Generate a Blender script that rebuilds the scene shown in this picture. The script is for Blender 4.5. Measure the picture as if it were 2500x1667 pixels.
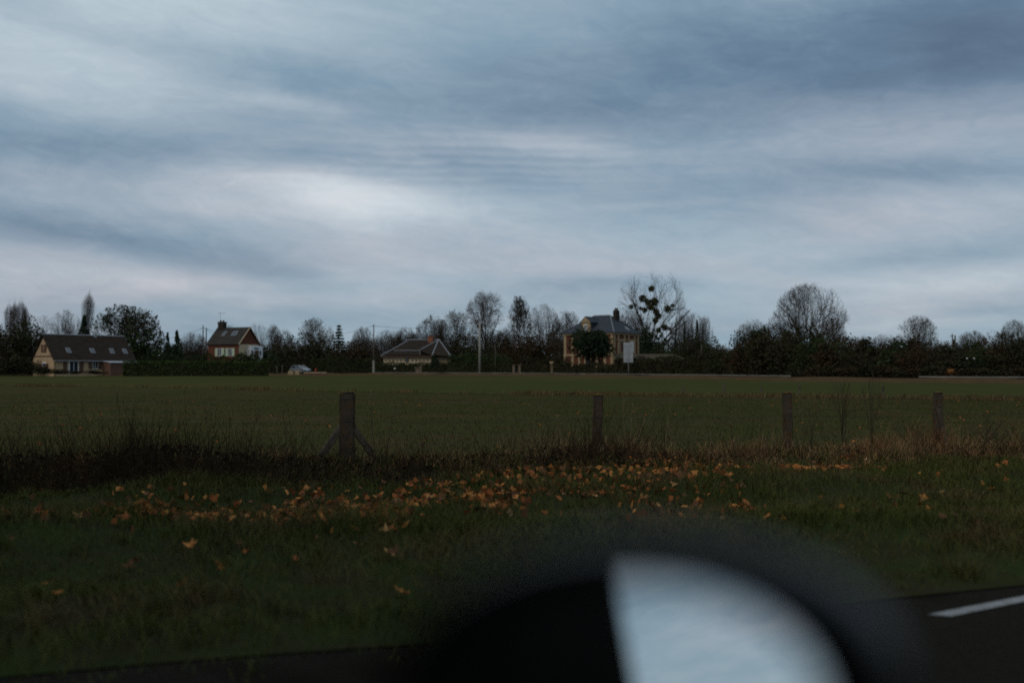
import bpy, bmesh, math, random
import numpy as np
from mathutils import Vector, Matrix, Quaternion

for o in list(bpy.data.objects): bpy.data.objects.remove(o)
scene = bpy.context.scene
C = scene.collection
R = math.radians
FPX = 35.0 / 36.0 * 2500          # focal length in photo pixels
PITCH = math.atan(66.5 / FPX)
CAMZ = 1.30

# ------------------------------------------------------------------ camera
cam_d = bpy.data.cameras.new('camera'); cam = bpy.data.objects.new('camera', cam_d); C.objects.link(cam)
cam.location = (0, 0, CAMZ); cam.rotation_euler = (R(90) + PITCH, 0, 0)
cam_d.lens = 35; cam_d.sensor_width = 36; cam_d.clip_start = 0.02; cam_d.clip_end = 3000
cam_d.dof.use_dof = True; cam_d.dof.focus_distance = 18.0; cam_d.dof.aperture_fstop = 1.1
scene.camera = cam

def ray(px, py):
    cx = (px - 1250) / FPX; cy = (833.5 - py) / FPX
    f = Vector((0, math.cos(PITCH), math.sin(PITCH))); u = Vector((0, -math.sin(PITCH), math.cos(PITCH)))
    return f + Vector((cx, 0, 0)) + u * cy
def at(px, py, Y):
    d = ray(px, py); return Vector((0, 0, CAMZ)) + d * (Y / d.y)
def gnd(px, py, z=0.0):
    d = ray(px, py); return Vector((0, 0, CAMZ)) + d * ((z - CAMZ) / d.z)

# ------------------------------------------------------------------ world: overcast sky
world = bpy.data.worlds.new('World'); scene.world = world; world.use_nodes = True
nt = world.node_tree; N = nt.nodes; Lk = nt.links
for n in list(N): N.remove(n)
def nd(t, **kw):
    n = N.new(t)
    for k, v in kw.items(): setattr(n, k, v)
    return n
def mth(op, a, b=None, c=None):
    n = nd('ShaderNodeMath', operation=op)
    for i, v in enumerate((a, b, c)):
        if v is None: continue
        if isinstance(v, (int, float)): n.inputs[i].default_value = v
        else: Lk.new(v, n.inputs[i])
    return n.outputs[0]
tc = nd('ShaderNodeTexCoord'); sp = nd('ShaderNodeSeparateXYZ'); Lk.new(tc.outputs['Generated'], sp.inputs[0])
X, Y, Z = sp.outputs
az = mth('ARCTAN2', X, Y); el = mth('ARCSINE', Z)
zp = mth('ADD', mth('MAXIMUM', Z, -0.02), 0.16)
def comb(a, b, c=0.0):
    n = nd('ShaderNodeCombineXYZ')
    for i, v in enumerate((a, b, c)):
        if isinstance(v, (int, float)): n.inputs[i].default_value = v
        else: Lk.new(v, n.inputs[i])
    return n.outputs[0]
qx = mth('DIVIDE', X, zp); qy = mth('DIVIDE', Y, zp)
def noise(vec, scale, detail=4, rough=0.5, dist=0.0):
    n = nd('ShaderNodeTexNoise'); Lk.new(vec, n.inputs['Vector'])
    n.inputs['Scale'].default_value = scale; n.inputs['Detail'].default_value = detail
    n.inputs['Roughness'].default_value = rough; n.inputs['Distortion'].default_value = dist
    return n.outputs[0]
# cloud sheet seen in perspective: stretched along its own drift direction
sx = mth('ADD', mth('MULTIPLY', qx, 0.80), mth('MULTIPLY', qy, -0.05)); sy = mth('ADD', mth('MULTIPLY', qy, 1.0), mth('MULTIPLY', qx, 0.12))
n1 = noise(comb(sx, sy, 3.7), 0.85, 3, 0.5, 0.5)
tiltd = mth('ADD', mth('MULTIPLY', el, 4.2), mth('MULTIPLY', az, 0.35))
n2 = noise(comb(mth('MULTIPLY', az, 1.25), tiltd, 9.1), 2.6, 9, 0.58, 0.9)
n3 = noise(comb(mth('MULTIPLY', az, 2.0), mth('MULTIPLY', tiltd, 2.1), 1.3), 3.4, 8, 0.62, 0.7)
val = mth('ADD', 0.56, mth('MULTIPLY', mth('SUBTRACT', n1, 0.5), 0.26))
val = mth('ADD', val, mth('MULTIPLY', mth('SUBTRACT', n2, 0.5), 0.36))
val = mth('ADD', val, mth('MULTIPLY', mth('SUBTRACT', n3, 0.5), 0.20))
n4 = noise(comb(mth('MULTIPLY', az, 2.6), mth('MULTIPLY', tiltd, 1.6), 5.5), 9.0, 6, 0.66, 1.2)
val = mth('ADD', val, mth('MULTIPLY', mth('MULTIPLY', mth('SUBTRACT', n4, 0.5), n2), 0.34))
wob = mth('MULTIPLY', mth('SUBTRACT', n2, 0.5), 0.07)
wob2 = mth('MULTIPLY', mth('SUBTRACT', n1, 0.5), 0.06)
azw = mth('ADD', az, wob); elw = mth('ADD', el, wob2)
# the cloud banks of this sky: (photo x, y, half widths in photo px, tilt degrees, amount)
BANKS = [(850, 478, 220, 42, -8, .33), (640, 490, 420, 60, -3, .11), (700, 590, 560, 95, -4, .08), (430, 10, 460, 105, 0, .30), (60, 110, 260, 60, -2, .24), (60, 235, 330, 55, -3, .16),
         (2380, 290, 330, 62, 2, .20), (2200, 545, 330, 75, 12, .16), (2430, 690, 420, 55, 3, .18), (1340, 365, 190, 22, -4, .16),
         (120, 655, 420, 42, -6, .19), (720, 255, 130, 18, -4, .12), (1150, 690, 900, 60, 0, .09), (1250, 560, 350, 60, 0, .06),
         (1850, 190, 620, 120, -4, -.19), (2480, 40, 330, 190, 0, -.28), (130, 560, 360, 62, -8, -.15), (40, 370, 330, 62, -4, -.13),
         (640, 160, 430, 55, -7, -.13), (460, 640, 330, 28, -6, -.15), (2250, 640, 260, 26, 2, -.16), (1500, 705, 180, 22, 0, -.16),
         (1980, 420, 330, 55, 0, -.10), (620, 385, 420, 40, -2, -.11), (1300, 280, 300, 40, 0, -.05), (2380, 395, 260, 24, -3, -.16)]
warped = comb(azw, elw)
for bx_, by_, rx, ry, tilt, amp in BANKS:
    d = ray(bx_, by_).normalized(); mp = nd('ShaderNodeMapping', vector_type='TEXTURE'); Lk.new(warped, mp.inputs['Vector'])
    mp.inputs['Location'].default_value = (math.atan2(d.x, d.y), math.asin(d.z), 0); mp.inputs['Rotation'].default_value = (0, 0, R(tilt)); mp.inputs['Scale'].default_value = (rx / FPX, ry / FPX, 1)
    dt = nd('ShaderNodeVectorMath', operation='DOT_PRODUCT'); Lk.new(mp.outputs[0], dt.inputs[0]); Lk.new(mp.outputs[0], dt.inputs[1])
    val = mth('MULTIPLY_ADD', mth('POWER', math.exp(-0.7), dt.outputs['Value']), amp, val)
# ripples in the sheet, right of the bright bank
dr = ray(1120, 390).normalized(); a0 = math.atan2(dr.x, dr.y); e0 = math.asin(dr.z)
u = mth('DIVIDE', mth('SUBTRACT', az, a0), 420 / FPX); v = mth('DIVIDE', mth('SUBTRACT', el, e0), 70 / FPX)
g = mth('EXPONENT', mth('MULTIPLY', mth('ADD', mth('MULTIPLY', u, u), mth('MULTIPLY', v, v)), -0.8))
rip = mth('SINE', mth('ADD', mth('MULTIPLY', el, 2 * math.pi * FPX / 21), mth('ADD', mth('MULTIPLY', az, 6.0), mth('ADD', mth('MULTIPLY', n2, 13.0), mth('MULTIPLY', n3, 5.0)))))
val = mth('ADD', val, mth('MULTIPLY', mth('MULTIPLY', mth('MULTIPLY', g, rip), n3), 0.055))
ramp = nd('ShaderNodeValToRGB'); Lk.new(val, ramp.inputs[0]); cr = ramp.color_ramp
stops = [(0.0, (.060, .098, .148)), (0.28, (.124, .203, .286)), (0.5, (.254, .343, .420)), (0.74, (.437, .494, .546)), (1.0, (.680, .710, .730))]
while len(cr.elements) < len(stops): cr.elements.new(0.5)
for e, (p, c) in zip(cr.elements, stops): e.position = p; e.color = (*c, 1)
# mauve and blue casts drifting through the sheet
tintn = noise(comb(sx, sy, 20.0), 0.7, 3, 0.5, 0.3)
tm = nd('ShaderNodeMix', data_type='RGBA'); tr = nd('ShaderNodeMapRange'); Lk.new(tintn, tr.inputs[0])
tr.inputs[1].default_value = 0.35; tr.inputs[2].default_value = 0.65
Lk.new(tr.outputs[0], tm.inputs['Factor']); tm.inputs['A'].default_value = (.90, 1.0, 1.04, 1); tm.inputs['B'].default_value = (1.06, .985, 1.0, 1)
mul = nd('ShaderNodeMix', data_type='RGBA', blend_type='MULTIPLY'); mul.inputs['Factor'].default_value = 1
Lk.new(ramp.outputs[0], mul.inputs['A']); Lk.new(tm.outputs['Result'], mul.inputs['B'])
# overcast skies are brighter towards the zenith (CIE), even all round
zen = mth('MULTIPLY', mth('ADD', 1.0, mth('MULTIPLY', mth('MAXIMUM', mth('SUBTRACT', Z, 0.33), 0.0), 0.9)), 10.0)
scl = nd('ShaderNodeVectorMath', operation='SCALE'); Lk.new(mul.outputs['Result'], scl.inputs[0]); Lk.new(zen, scl.inputs['Scale'])
SUN_EL, SUN_AZ = R(40), R(-145)     # azimuth from +Y towards +X
sky = nd('ShaderNodeTexSky', sky_type='NISHITA'); sky.sun_disc = False; sky.sun_elevation = SUN_EL; sky.sun_rotation = SUN_AZ
mixs = nd('ShaderNodeMix', data_type='RGBA'); mixs.inputs['Factor'].default_value = 0.93
Lk.new(sky.outputs[0], mixs.inputs['A']); Lk.new(scl.outputs[0], mixs.inputs['B'])
bg = nd('ShaderNodeBackground'); bg.inputs['Strength'].default_value = 0.1; Lk.new(mixs.outputs['Result'], bg.inputs['Color'])
wo = nd('ShaderNodeOutputWorld'); Lk.new(bg.outputs[0], wo.inputs[0])

sun_d = bpy.data.lights.new('sun', 'SUN'); sun_d.energy = 0.8; sun_d.angle = R(30); sun_d.color = (1.0, .86, .68)
sun = bpy.data.objects.new('sun', sun_d); C.objects.link(sun)
sdir = Vector((math.sin(SUN_AZ) * math.cos(SUN_EL), math.cos(SUN_AZ) * math.cos(SUN_EL), math.sin(SUN_EL)))
sun.rotation_euler = sdir.to_track_quat('Z', 'Y').to_euler()

scene.view_settings.view_transform = 'Standard'; scene.view_settings.look = 'None'
scene.view_settings.exposure = 0.0; scene.view_settings.gamma = 1.0; scene.view_settings.use_curve_mapping = False
scene.cycles.use_denoising = False; scene.cycles.max_bounces = 5; scene.cycles.diffuse_bounces = 2; scene.cycles.glossy_bounces = 3; scene.cycles.transparent_max_bounces = 6

# ------------------------------------------------------------------ materials
MATS = {}
def mat(name, c1, c2=None, scale=3.0, rough=0.85, bump=0.0, spec=0.0, metal=0.0, detail=5, coord='Object', lo=0.35, hi=0.65, c3=None, s3=0.3, stretch=None):
    if name in MATS: return MATS[name]
    m = bpy.data.materials.new(name); m.use_nodes = True; t = m.node_tree; b = t.nodes['Principled BSDF']
    b.inputs['Roughness'].default_value = rough; b.inputs['Metallic'].default_value = metal; b.inputs['Specular IOR Level'].default_value = spec
    b.inputs['Base Color'].default_value = (*c1, 1)
    tcn = t.nodes.new('ShaderNodeTexCoord'); geo = t.nodes.new('ShaderNodeNewGeometry')
    vec = geo.outputs['Position'] if coord == 'World' else tcn.outputs[coord]
    if stretch:
        mp = t.nodes.new('ShaderNodeMapping'); mp.inputs['Scale'].default_value = stretch; t.links.new(vec, mp.inputs[0]); vec = mp.outputs[0]
    def nz(s, d, w):
        n = t.nodes.new('ShaderNodeTexNoise'); n.inputs['Scale'].default_value = s; n.inputs['Detail'].default_value = d; n.inputs['Roughness'].default_value = 0.6
        a = t.nodes.new('ShaderNodeVectorMath'); a.operation = 'ADD'; a.inputs[1].default_value = (w, w * 2, w * 3); t.links.new(vec, a.inputs[0]); t.links.new(a.outputs[0], n.inputs['Vector'])
        return n.outputs[0]
    col = None
    if c2:
        f = nz(scale, detail, 0.0); mr = t.nodes.new('ShaderNodeMapRange'); mr.inputs[1].default_value = lo; mr.inputs[2].default_value = hi; t.links.new(f, mr.inputs[0])
        mx = t.nodes.new('ShaderNodeMix'); mx.data_type = 'RGBA'; t.links.new(mr.outputs[0], mx.inputs['Factor']); mx.inputs['A'].default_value = (*c1, 1); mx.inputs['B'].default_value = (*c2, 1)
        col = mx.outputs['Result']
        if c3:
            f3 = nz(s3, 4, 17.0); m3 = t.nodes.new('ShaderNodeMapRange'); m3.inputs[1].default_value = 0.48; m3.inputs[2].default_value = 0.66; t.links.new(f3, m3.inputs[0])
            x3 = t.nodes.new('ShaderNodeMix'); x3.data_type = 'RGBA'; t.links.new(m3.outputs[0], x3.inputs['Factor']); t.links.new(col, x3.inputs['A']); x3.inputs['B'].default_value = (*c3, 1); col = x3.outputs['Result']
        t.links.new(col, b.inputs['Base Color'])
    if bump:
        bp = t.nodes.new('ShaderNodeBump'); bp.inputs['Strength'].default_value = bump; bp.inputs['Distance'].default_value = 0.02
        t.links.new(nz(scale * 3, 6, 5.0), bp.inputs['Height']); t.links.new(bp.outputs[0], b.inputs['Normal'])
    MATS[name] = m; return m
def leaf_mat(name, c1, c2, scale=1.5):
    m = mat(name, c1, c2, scale=scale, rough=0.7, coord='World', spec=0.0)
    return m
M_bark = mat('bark', (.036, .029, .022), (.055, .045, .034), 6, 0.95)
M_twig = mat('twig', (.042, .032, .024), (.058, .044, .032), 0.5, 0.95, coord='World')
M_twig_red = mat('twig_reddish', (.060, .036, .024), (.044, .031, .023), 0.5, 0.95, coord='World')
M_twig_grey = mat('twig_grey', (.066, .054, .044), (.048, .040, .033), 0.5, 0.95, coord='World')
M_ever = leaf_mat('evergreen', (.022, .030, .014), (.038, .050, .020), 0.8)
M_ever2 = leaf_mat('dark_evergreen', (.018, .028, .016), (.028, .040, .022), 0.8)
M_hedge = leaf_mat('hedge_leaf', (.030, .048, .014), (.048, .068, .020), 0.9)
M_brush = leaf_mat('brush_leaf', (.036, .028, .018), (.028, .032, .015), 0.7)
M_brushred = leaf_mat('brush_reddish', (.055, .032, .018), (.030, .028, .016), 0.7)
M_drygrass = mat('dry_grass', (.28, .18, .088), (.15, .095, .046), 0.9, 0.9, coord='World', c3=(.13, .055, .026), s3=1.7)
M_grass = mat('grass_blade', (.043, .052, .010), (.072, .074, .016), 1.6, 0.7, coord='World', spec=0.06, c3=(.105, .068, .028), s3=0.9)
M_crop = mat('crop_blade', (.038, .051, .014), (.052, .057, .018), 0.5, 0.8, coord='World', c3=(.078, .056, .026), s3=0.45)
M_soil = mat('verge_soil', (.030, .026, .014), (.026, .036, .012), 2.0, 0.95, 0.5, coord='World')
M_field = mat('field_soil', (.040, .044, .015), (.050, .042, .019), 0.7, 0.95, 0.4, coord='World', detail=9, c3=(.060, .046, .021), s3=0.16)
M_fieldfar = mat('field_crop', (.042, .048, .016), (.050, .051, .019), 0.12, 0.9, 0.3, coord='World', detail=9, stretch=(1, .4, 1), c3=(.058, .052, .020), s3=0.05)
M_ground = mat('ground_mat', (.035, .045, .018), (.05, .045, .025), 0.05, 0.95, coord='World')
M_asphalt = mat('asphalt', (.020, .0165, .0130), (.032, .027, .022), 55, 0.9, 0.8, coord='World', spec=0.0, c3=(.015, .012, .0095), s3=0.7)
M_paint = mat('road_paint', (.30, .295, .285), (.21, .205, .195), 14, 0.6, 0.2, coord='World', c3=(.16, .155, .15), s3=5)
M_kerb = mat('kerb_stone', (.20, .185, .16), (.12, .11, .095), 0.6, 0.9, coord='World')
M_bank = mat('bank_soil', (.085, .050, .028), (.055, .042, .020), 1.0, 0.95, coord='World')
M_cream = mat('cream_render', (.43, .305, .18), (.32, .225, .135), 0.9, 0.9)
M_cream2 = mat('pale_render', (.50, .40, .265), (.40, .315, .21), 0.5, 0.9)
M_stone = mat('cream_stone', (.35, .255, .15), (.27, .195, .118), 1.5, 0.9)
M_brick = mat('red_brick', (.14, .054, .033), (.085, .038, .026), 2.5, 0.9)
M_brickdk = mat('weathered_brick', (.135, .080, .058), (.10, .055, .042), 1.2, 0.9)
M_tile = mat('brown_tile', (.024, .020, .016), (.038, .030, .024), 1.6, 0.85)
M_tileg = mat('grey_tile', (.050, .045, .040), (.034, .031, .028), 1.6, 0.85)
M_slate = mat('blue_slate', (.034, .039, .048), (.046, .051, .060), 2.0, 0.7, spec=0.06)
M_zinc = mat('zinc', (.30, .31, .33), (.24, .25, .27), 3, 0.5)
M_white = mat('white_paint', (.70, .70, .70), (.60, .60, .60), 3, 0.6)
M_palegreen = mat('pale_green_paint', (.42, .48, .34), (.36, .42, .30), 3, 0.7)
M_brownpaint = mat('brown_wood', (.11, .065, .045), (.085, .05, .035), 4, 0.8)
M_glass = mat('window_glass', (.02, .024, .028), rough=0.08, spec=0.6)
M_skylight = mat('skylight_glass', (.02, .024, .028), rough=0.05, spec=0.9)
M_dark = mat('dark_wood', (.03, .024, .02), (.045, .036, .03), 4, 0.9)
M_concrete = mat('pole_concrete', (.30, .28, .24), (.22, .21, .18), 1.2, 0.9)
M_wood = mat('pole_wood', (.07, .058, .046), (.10, .085, .068), 2, 0.9)
M_metal = mat('sign_back', (.36, .37, .37), (.30, .31, .31), 1.5, 0.5, metal=0.2)
M_black = mat('black_iron', (.015, .015, .016), rough=0.6)
M_wire = mat('wire_steel', (.06, .055, .05), rough=0.6)
M_lamp = mat('white_globe', (.42, .41, .38), rough=0.4)
M_rust = mat('rust_orange', (.28, .12, .03), (.2, .09, .03), 4, 0.8)
M_red = mat('hydrant_red', (.30, .05, .03), rough=0.6)

# ------------------------------------------------------------------ helpers
def tag(o, label=None, cat=None, group=None, kind=None):
    if label: o['label'] = label
    if cat: o['category'] = cat
    if group: o['group'] = group
    if kind: o['kind'] = kind
    return o
def empty(name, loc=(0, 0, 0), rz=0.0, label=None, cat=None, group=None):
    o = bpy.data.objects.new(name, None); C.objects.link(o); o.location = loc; o.rotation_euler = (0, 0, rz); o.empty_display_size = 0.2
    return tag(o, label, cat, group)
def link(name, me, m=None, parent=None, loc=None):
    o = bpy.data.objects.new(name, me); C.objects.link(o)
    if m and not me.materials: me.materials.append(m)
    if parent: o.parent = parent
    if loc is not None: o.location = loc
    return o
def mesh_np(name, v, f, smooth=False):
    """v (N,3), f (M,k) arrays -> mesh"""
    v = np.asarray(v, np.float32); f = np.asarray(f, np.int32); me = bpy.data.meshes.new(name)
    me.vertices.add(len(v)); me.vertices.foreach_set('co', v.ravel())
    k = f.shape[1]; me.loops.add(f.size); me.loops.foreach_set('vertex_index', f.ravel())
    me.polygons.add(len(f)); me.polygons.foreach_set('loop_start', np.arange(0, f.size, k, dtype=np.int32))
    me.polygons.foreach_set('loop_total', np.full(len(f), k, np.int32))
    if smooth: me.polygons.foreach_set('use_smooth', np.ones(len(f), bool))
    me.update(calc_edges=True); return me
def pyd(name, v, f, m=None, parent=None, smooth=False):
    me = bpy.data.meshes.new(name); me.from_pydata([tuple(p) for p in v], [], f); me.update()
    if smooth:
        for p in me.polygons: p.use_smooth = True
    return link(name, me, m, parent)
class MB:
    def __init__(s): s.v = []; s.f = []
    def add(s, v, f):
        b = len(s.v); s.v += [tuple(p) for p in v]; s.f += [tuple(i + b for i in q) for q in f]; return s
    def box(s, x0, x1, y0, y1, z0, z1):
        return s.add([(x0, y0, z0), (x1, y0, z0), (x1, y1, z0), (x0, y1, z0), (x0, y0, z1), (x1, y0, z1), (x1, y1, z1), (x0, y1, z1)],
                     [(0, 3, 2, 1), (4, 5, 6, 7), (0, 1, 5, 4), (1, 2, 6, 5), (2, 3, 7, 6), (3, 0, 4, 7)])
    def slab(s, quad, th):
        """a quad (4 points) thickened by th along its normal, downwards"""
        q = [Vector(p) for p in quad]; n = (q[1] - q[0]).cross(q[-1] - q[0]).normalized()
        k = len(q); lo = [p - n * th for p in q]
        return s.add(q + lo, [tuple(range(k)), tuple(range(2 * k - 1, k - 1, -1))] + [(i, i + k, (i + 1) % k + k, (i + 1) % k) for i in range(k)])
    def tube(s, pts, rad, n=6):
        pts = [Vector(p) for p in pts]; rads = rad if isinstance(rad, (list, tuple)) else [rad] * len(pts); rings = []
        for i, p in enumerate(pts):
            d = (pts[min(i + 1, len(pts) - 1)] - pts[max(i - 1, 0)]).normalized()
            a = d.cross(Vector((0, 0, 1)) if abs(d.z) < .9 else Vector((1, 0, 0))).normalized(); b = d.cross(a)
            rings.append([p + (a * math.cos(2 * math.pi * j / n) + b * math.sin(2 * math.pi * j / n)) * rads[i] for j in range(n)])
        v = [q for r in rings for q in r]; f = []
        for i in range(len(rings) - 1):
            for j in range(n): f.append((i * n + j, i * n + (j + 1) % n, (i + 1) * n + (j + 1) % n, (i + 1) * n + j))
        f.append(tuple(range(n - 1, -1, -1))); f.append(tuple((len(rings) - 1) * n + j for j in range(n)))
        return s.add(v, f)
    def prism(s, poly, axis_pts):
        """poly in XZ, extruded between y0 and y1"""
        y0, y1 = axis_pts; k = len(poly)
        v = [(x, y0, z) for x, z in poly] + [(x, y1, z) for x, z in poly]
        return s.add(v, [tuple(range(k)), tuple(range(2 * k - 1, k - 1, -1))] + [(i, i + k, (i + 1) % k + k, (i + 1) % k) for i in range(k)])
    def build(s, name, m, parent=None, smooth=False): return pyd(name, s.v, s.f, m, parent, smooth)

# ------------------------------------------------------------------ the setting: ground, road, verge, field
def edge_y(x):            # far edge of the near road
    xs = [-60, -20, -8, -1.42, -.48, 2.09, 3.06, 10, 30, 80]; ys = [-20, -3, 2.2, 4.42, 4.67, 5.59, 5.95, 8.6, 15, 28]
    return float(np.interp(x, xs, ys))
def fence_y(x): return float(np.interp(x, [-60, -2.25, 1.2, 4.2, 6.6, 60], [1.8, 13.45, 14.2, 15.0, 15.4, 24]))
XS_F = [-400, -93, -61, -28, 3.5, 24.5, 30, 44, 400]; YS_F = [190, 182, 176, 196, 172, 121, 100, 88, 20]
def far_y(x): return float(np.interp(x, XS_F, YS_F))
rngv = np.random.default_rng(4)
_ph = rngv.uniform(0, 6.28, (10, 2)); _fr = rngv.uniform(.35, 2.6, 10); _an = rngv.uniform(0, 3.14, 10)
def lump(x, y):
    z = 0
    for i in range(10): z = z + np.sin((x * np.cos(_an[i]) + y * np.sin(_an[i])) * _fr[i] + _ph[i, 0]) / (1 + _fr[i])
    return z * 0.10
def verge_z(x, y):
    x = np.asarray(x, float); y = np.asarray(y, float)
    ey = np.interp(x, [-60, -20, -8, -1.42, -.48, 2.09, 3.06, 10, 30, 80], [-20, -3, 2.2, 4.42, 4.67, 5.59, 5.95, 8.6, 15, 28])
    fy = np.interp(x, [-60, -2.25, 1.2, 4.2, 6.6, 60], [1.8, 13.45, 14.2, 15.0, 15.4, 24])
    up = np.clip((y - ey) / 1.2, 0, 1); dn = np.clip((fy + .8 - y) / 1.5, 0, 1)
    ditch = -0.30 * np.exp(-((y - (fy - 1.5)) / .75) ** 2) * np.clip((2.0 - x) / 3.5, .15, 1)
    return 0.02 + up * dn * (0.05 + 0.55 * lump(x, y)) + ditch
# one sheet to the horizon
tag(pyd('ground', [(-1500, -600, -.4), (1500, -600, -.4), (1500, 2400, -.4), (-1500, 2400, -.4)], [(0, 1, 2, 3)], M_ground), kind='structure')
def strip(name, rows, m, smooth=True):
    nr, nc = len(rows), len(rows[0]); v = [p for r in rows for p in r]
    f = [(i * nc + j, i * nc + j + 1, (i + 1) * nc + j + 1, (i + 1) * nc + j) for i in range(nr - 1) for j in range(nc - 1)]
    return tag(pyd(name, v, f, m, None, smooth), kind='structure')
xs = np.concatenate([np.linspace(-60, -14, 14), np.linspace(-13, 16, 120), np.linspace(18, 60, 12)])
rows = []
for k in range(64):
    t = k / 63; row = []
    for x in xs:
        y = edge_y(x) * (1 - t) + (fence_y(x) + 1.2) * t; row.append((x, y, float(verge_z(x, y))))
    rows.append(row)
strip('verge', rows, M_soil)
xr = np.linspace(-40, 60, 90)
strip('road', [[(x, edge_y(x) - 9 * (1 - k / 8) + 0.05, 0.012) for x in xr] for k in range(9)], M_asphalt)
# dashed edge line on the road
a = gnd(2264, 1499, .016); b_ = gnd(2322, 1503, .016); c_ = gnd(2500, 1467, .016); d_ = gnd(2500, 1453, .016)
e1 = c_ + (c_ - b_).normalized() * 1.6; e2 = d_ + (d_ - a).normalized() * 1.6
pm = tag(pyd('road_marking', [a, b_, c_, e1, e2, d_], [(0, 1, 2, 3, 4, 5)], M_paint), 'white painted dash along the edge of the dark road', 'road marking', kind='structure')
# field, near and far half split by the dry grass strip
def mid_y(x): return float(np.interp(x, [-60, -26, -12, 0, 10, 22, 40], [84, 70, 58, 51, 46, 41, 36]))
xf = np.linspace(-60, 60, 100)
strip('field', [[(x, (fence_y(x) + .6) * (1 - t) + mid_y(x) * t, 0.0 + .03 * float(lump(x * .3, t * 9))) for x in xf] for t in np.linspace(0, 1, 24)], M_field)
xf2 = np.concatenate([[-400, -250, -150], np.linspace(-110, 60, 80), [90, 150, 400]])
def mid2(x): return mid_y(x) if -60 < x < 40 else (84 + (-60 - x) * .5 if x < 0 else max(36 - (x - 40) * .1, 10))
strip('far_field', [[(x, mid2(x) * (1 - t) + far_y(x) * t, 0.005) for x in xf2] for t in np.linspace(0, 1, 12)], M_fieldfar)
# beyond the field: a low bank carrying the village lane
xb = np.concatenate([[-400, -200], np.linspace(-110, 60, 90), [100, 400]])
strip('field_bank', [[(x, far_y(x) + dy, z + (.06 * math.sin(x * 1.7) + .05 * math.sin(x * .63) if 0 < z < .5 else 0)) for x in xb] for dy, z in ((-.6, -.05), (.4, .12), (2.2, .34), (3.2, .45))], M_bank)
strip('village_lane', [[(x, far_y(x) + dy, .48 if 3.1 < dy < 9.5 else .5) for x in xb] for dy in (3.1, 9.6)], M_asphalt)
strip('village_ground', [[(x, far_y(x) + dy, .5) for x in xb] for dy in (9.6, 40, 120, 400)], M_ground)
mb = MB()
for x0, x1 in zip(xb[:-1], xb[1:]):
    if -29 <= x0 and x1 <= 29.5 or 38 < x0 < 58:
        mb.slab([(x0, far_y(x0) + 3.0, .60), (x1, far_y(x1) + 3.0, .60), (x1, far_y(x1) + 3.22, .60), (x0, far_y(x0) + 3.22, .60)], .14)
tag(mb.build('kerb', M_kerb), kind='structure')

# ------------------------------------------------------------------ vegetation
def tubes_np(P0, P1, R0, R1, n=3):
    P0 = np.asarray(P0, float); P1 = np.asarray(P1, float); R0 = np.asarray(R0, float)[:, None, None]; R1 = np.asarray(R1, float)[:, None, None]
    d = P1 - P0; d /= np.maximum(np.linalg.norm(d, axis=1, keepdims=True), 1e-9)
    ref = np.where(np.abs(d[:, 2:3]) < .9, np.array([[0, 0, 1.]]), np.array([[1., 0, 0]]))
    a = np.cross(d, ref); a /= np.linalg.norm(a, axis=1, keepdims=True); b = np.cross(d, a)
    ang = 2 * np.pi * np.arange(n) / n; off = a[:, None] * np.cos(ang)[None, :, None] + b[:, None] * np.sin(ang)[None, :, None]
    v = np.concatenate([P0[:, None] + off * R0, P1[:, None] + off * R1], 1).reshape(-1, 3)
    base = (np.arange(len(P0)) * 2 * n)[:, None, None]; j = np.arange(n)
    q = np.stack([j, (j + 1) % n, (j + 1) % n + n, j + n], 1)[None]
    return v, (base + q).reshape(-1, 4)
def quads_np(P, size, rng, aspect=1.0, up=0.0):
    n = len(P); a = rng.normal(size=(n, 3)); a /= np.linalg.norm(a, axis=1, keepdims=True)
    b = rng.normal(size=(n, 3)); b[:, 2] += up; b -= a * (a * b).sum(1, keepdims=True); b /= np.linalg.norm(b, axis=1, keepdims=True)
    s = (np.asarray(size) * rng.uniform(.6, 1.3, n))[:, None]; a = a * s * aspect; b = b * s
    v = np.stack([P - a * .5 - b * .5, P + a * .5 - b * .35, P + b * .75, P - a * .6 + b * .2], 1).reshape(-1, 3)
    return v, np.arange(4 * n).reshape(-1, 4)
# bare trees: recursive branching, then fitted to a unit crown (1 wide, 1 tall)
TREE_KINDS = {   # trunk length, limbs, limb angles, limb length, children per level, crookedness, upward pull, twig radius, crown ellipsoid (centre z, half height)
 'round':  dict(trunk=.15, limbs=12, ang=(4, 62), lr=1.0, kids=(0, 11, 8, 5), jit=.11, up=.02, tw=.0012, env=(.56, .45)),
 'spread': dict(trunk=.22, limbs=9, ang=(8, 66), lr=1.0, kids=(0, 9, 6, 4), jit=.12, up=.015, tw=.0011, env=(.60, .44)),
 'birch':  dict(trunk=.30, limbs=9, ang=(4, 40), lr=1.0, kids=(0, 11, 8, 6), jit=.10, up=.015, tw=.0010, env=(.62, .40)),
 'poplar': dict(trunk=.08, limbs=14, ang=(1, 12), lr=.95, kids=(0, 14, 6, 0), jit=.05, up=.20, tw=.0020, env=(.52, .52)),
 'oak':    dict(trunk=.28, limbs=10, ang=(10, 70), lr=.75, kids=(0, 10, 8, 6), jit=.28, up=.03, tw=.0018, env=(.57, .44)),
 'scrub':  dict(trunk=.04, limbs=18, ang=(4, 58), lr=1.0, kids=(0, 10, 6, 5), jit=.14, up=.05, tw=.0015, env=(.45, .57)),
 'sapling': dict(trunk=.22, limbs=5, ang=(4, 26), lr=1.0, kids=(0, 4, 3, 0), jit=.12, up=.04, tw=.0045, env=(.55, .50)),
 'deadshrub': dict(trunk=.05, limbs=9, ang=(6, 50), lr=1.0, kids=(0, 5, 4, 0), jit=.18, up=.03, tw=.0030, env=(.50, .52)),
}
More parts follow.
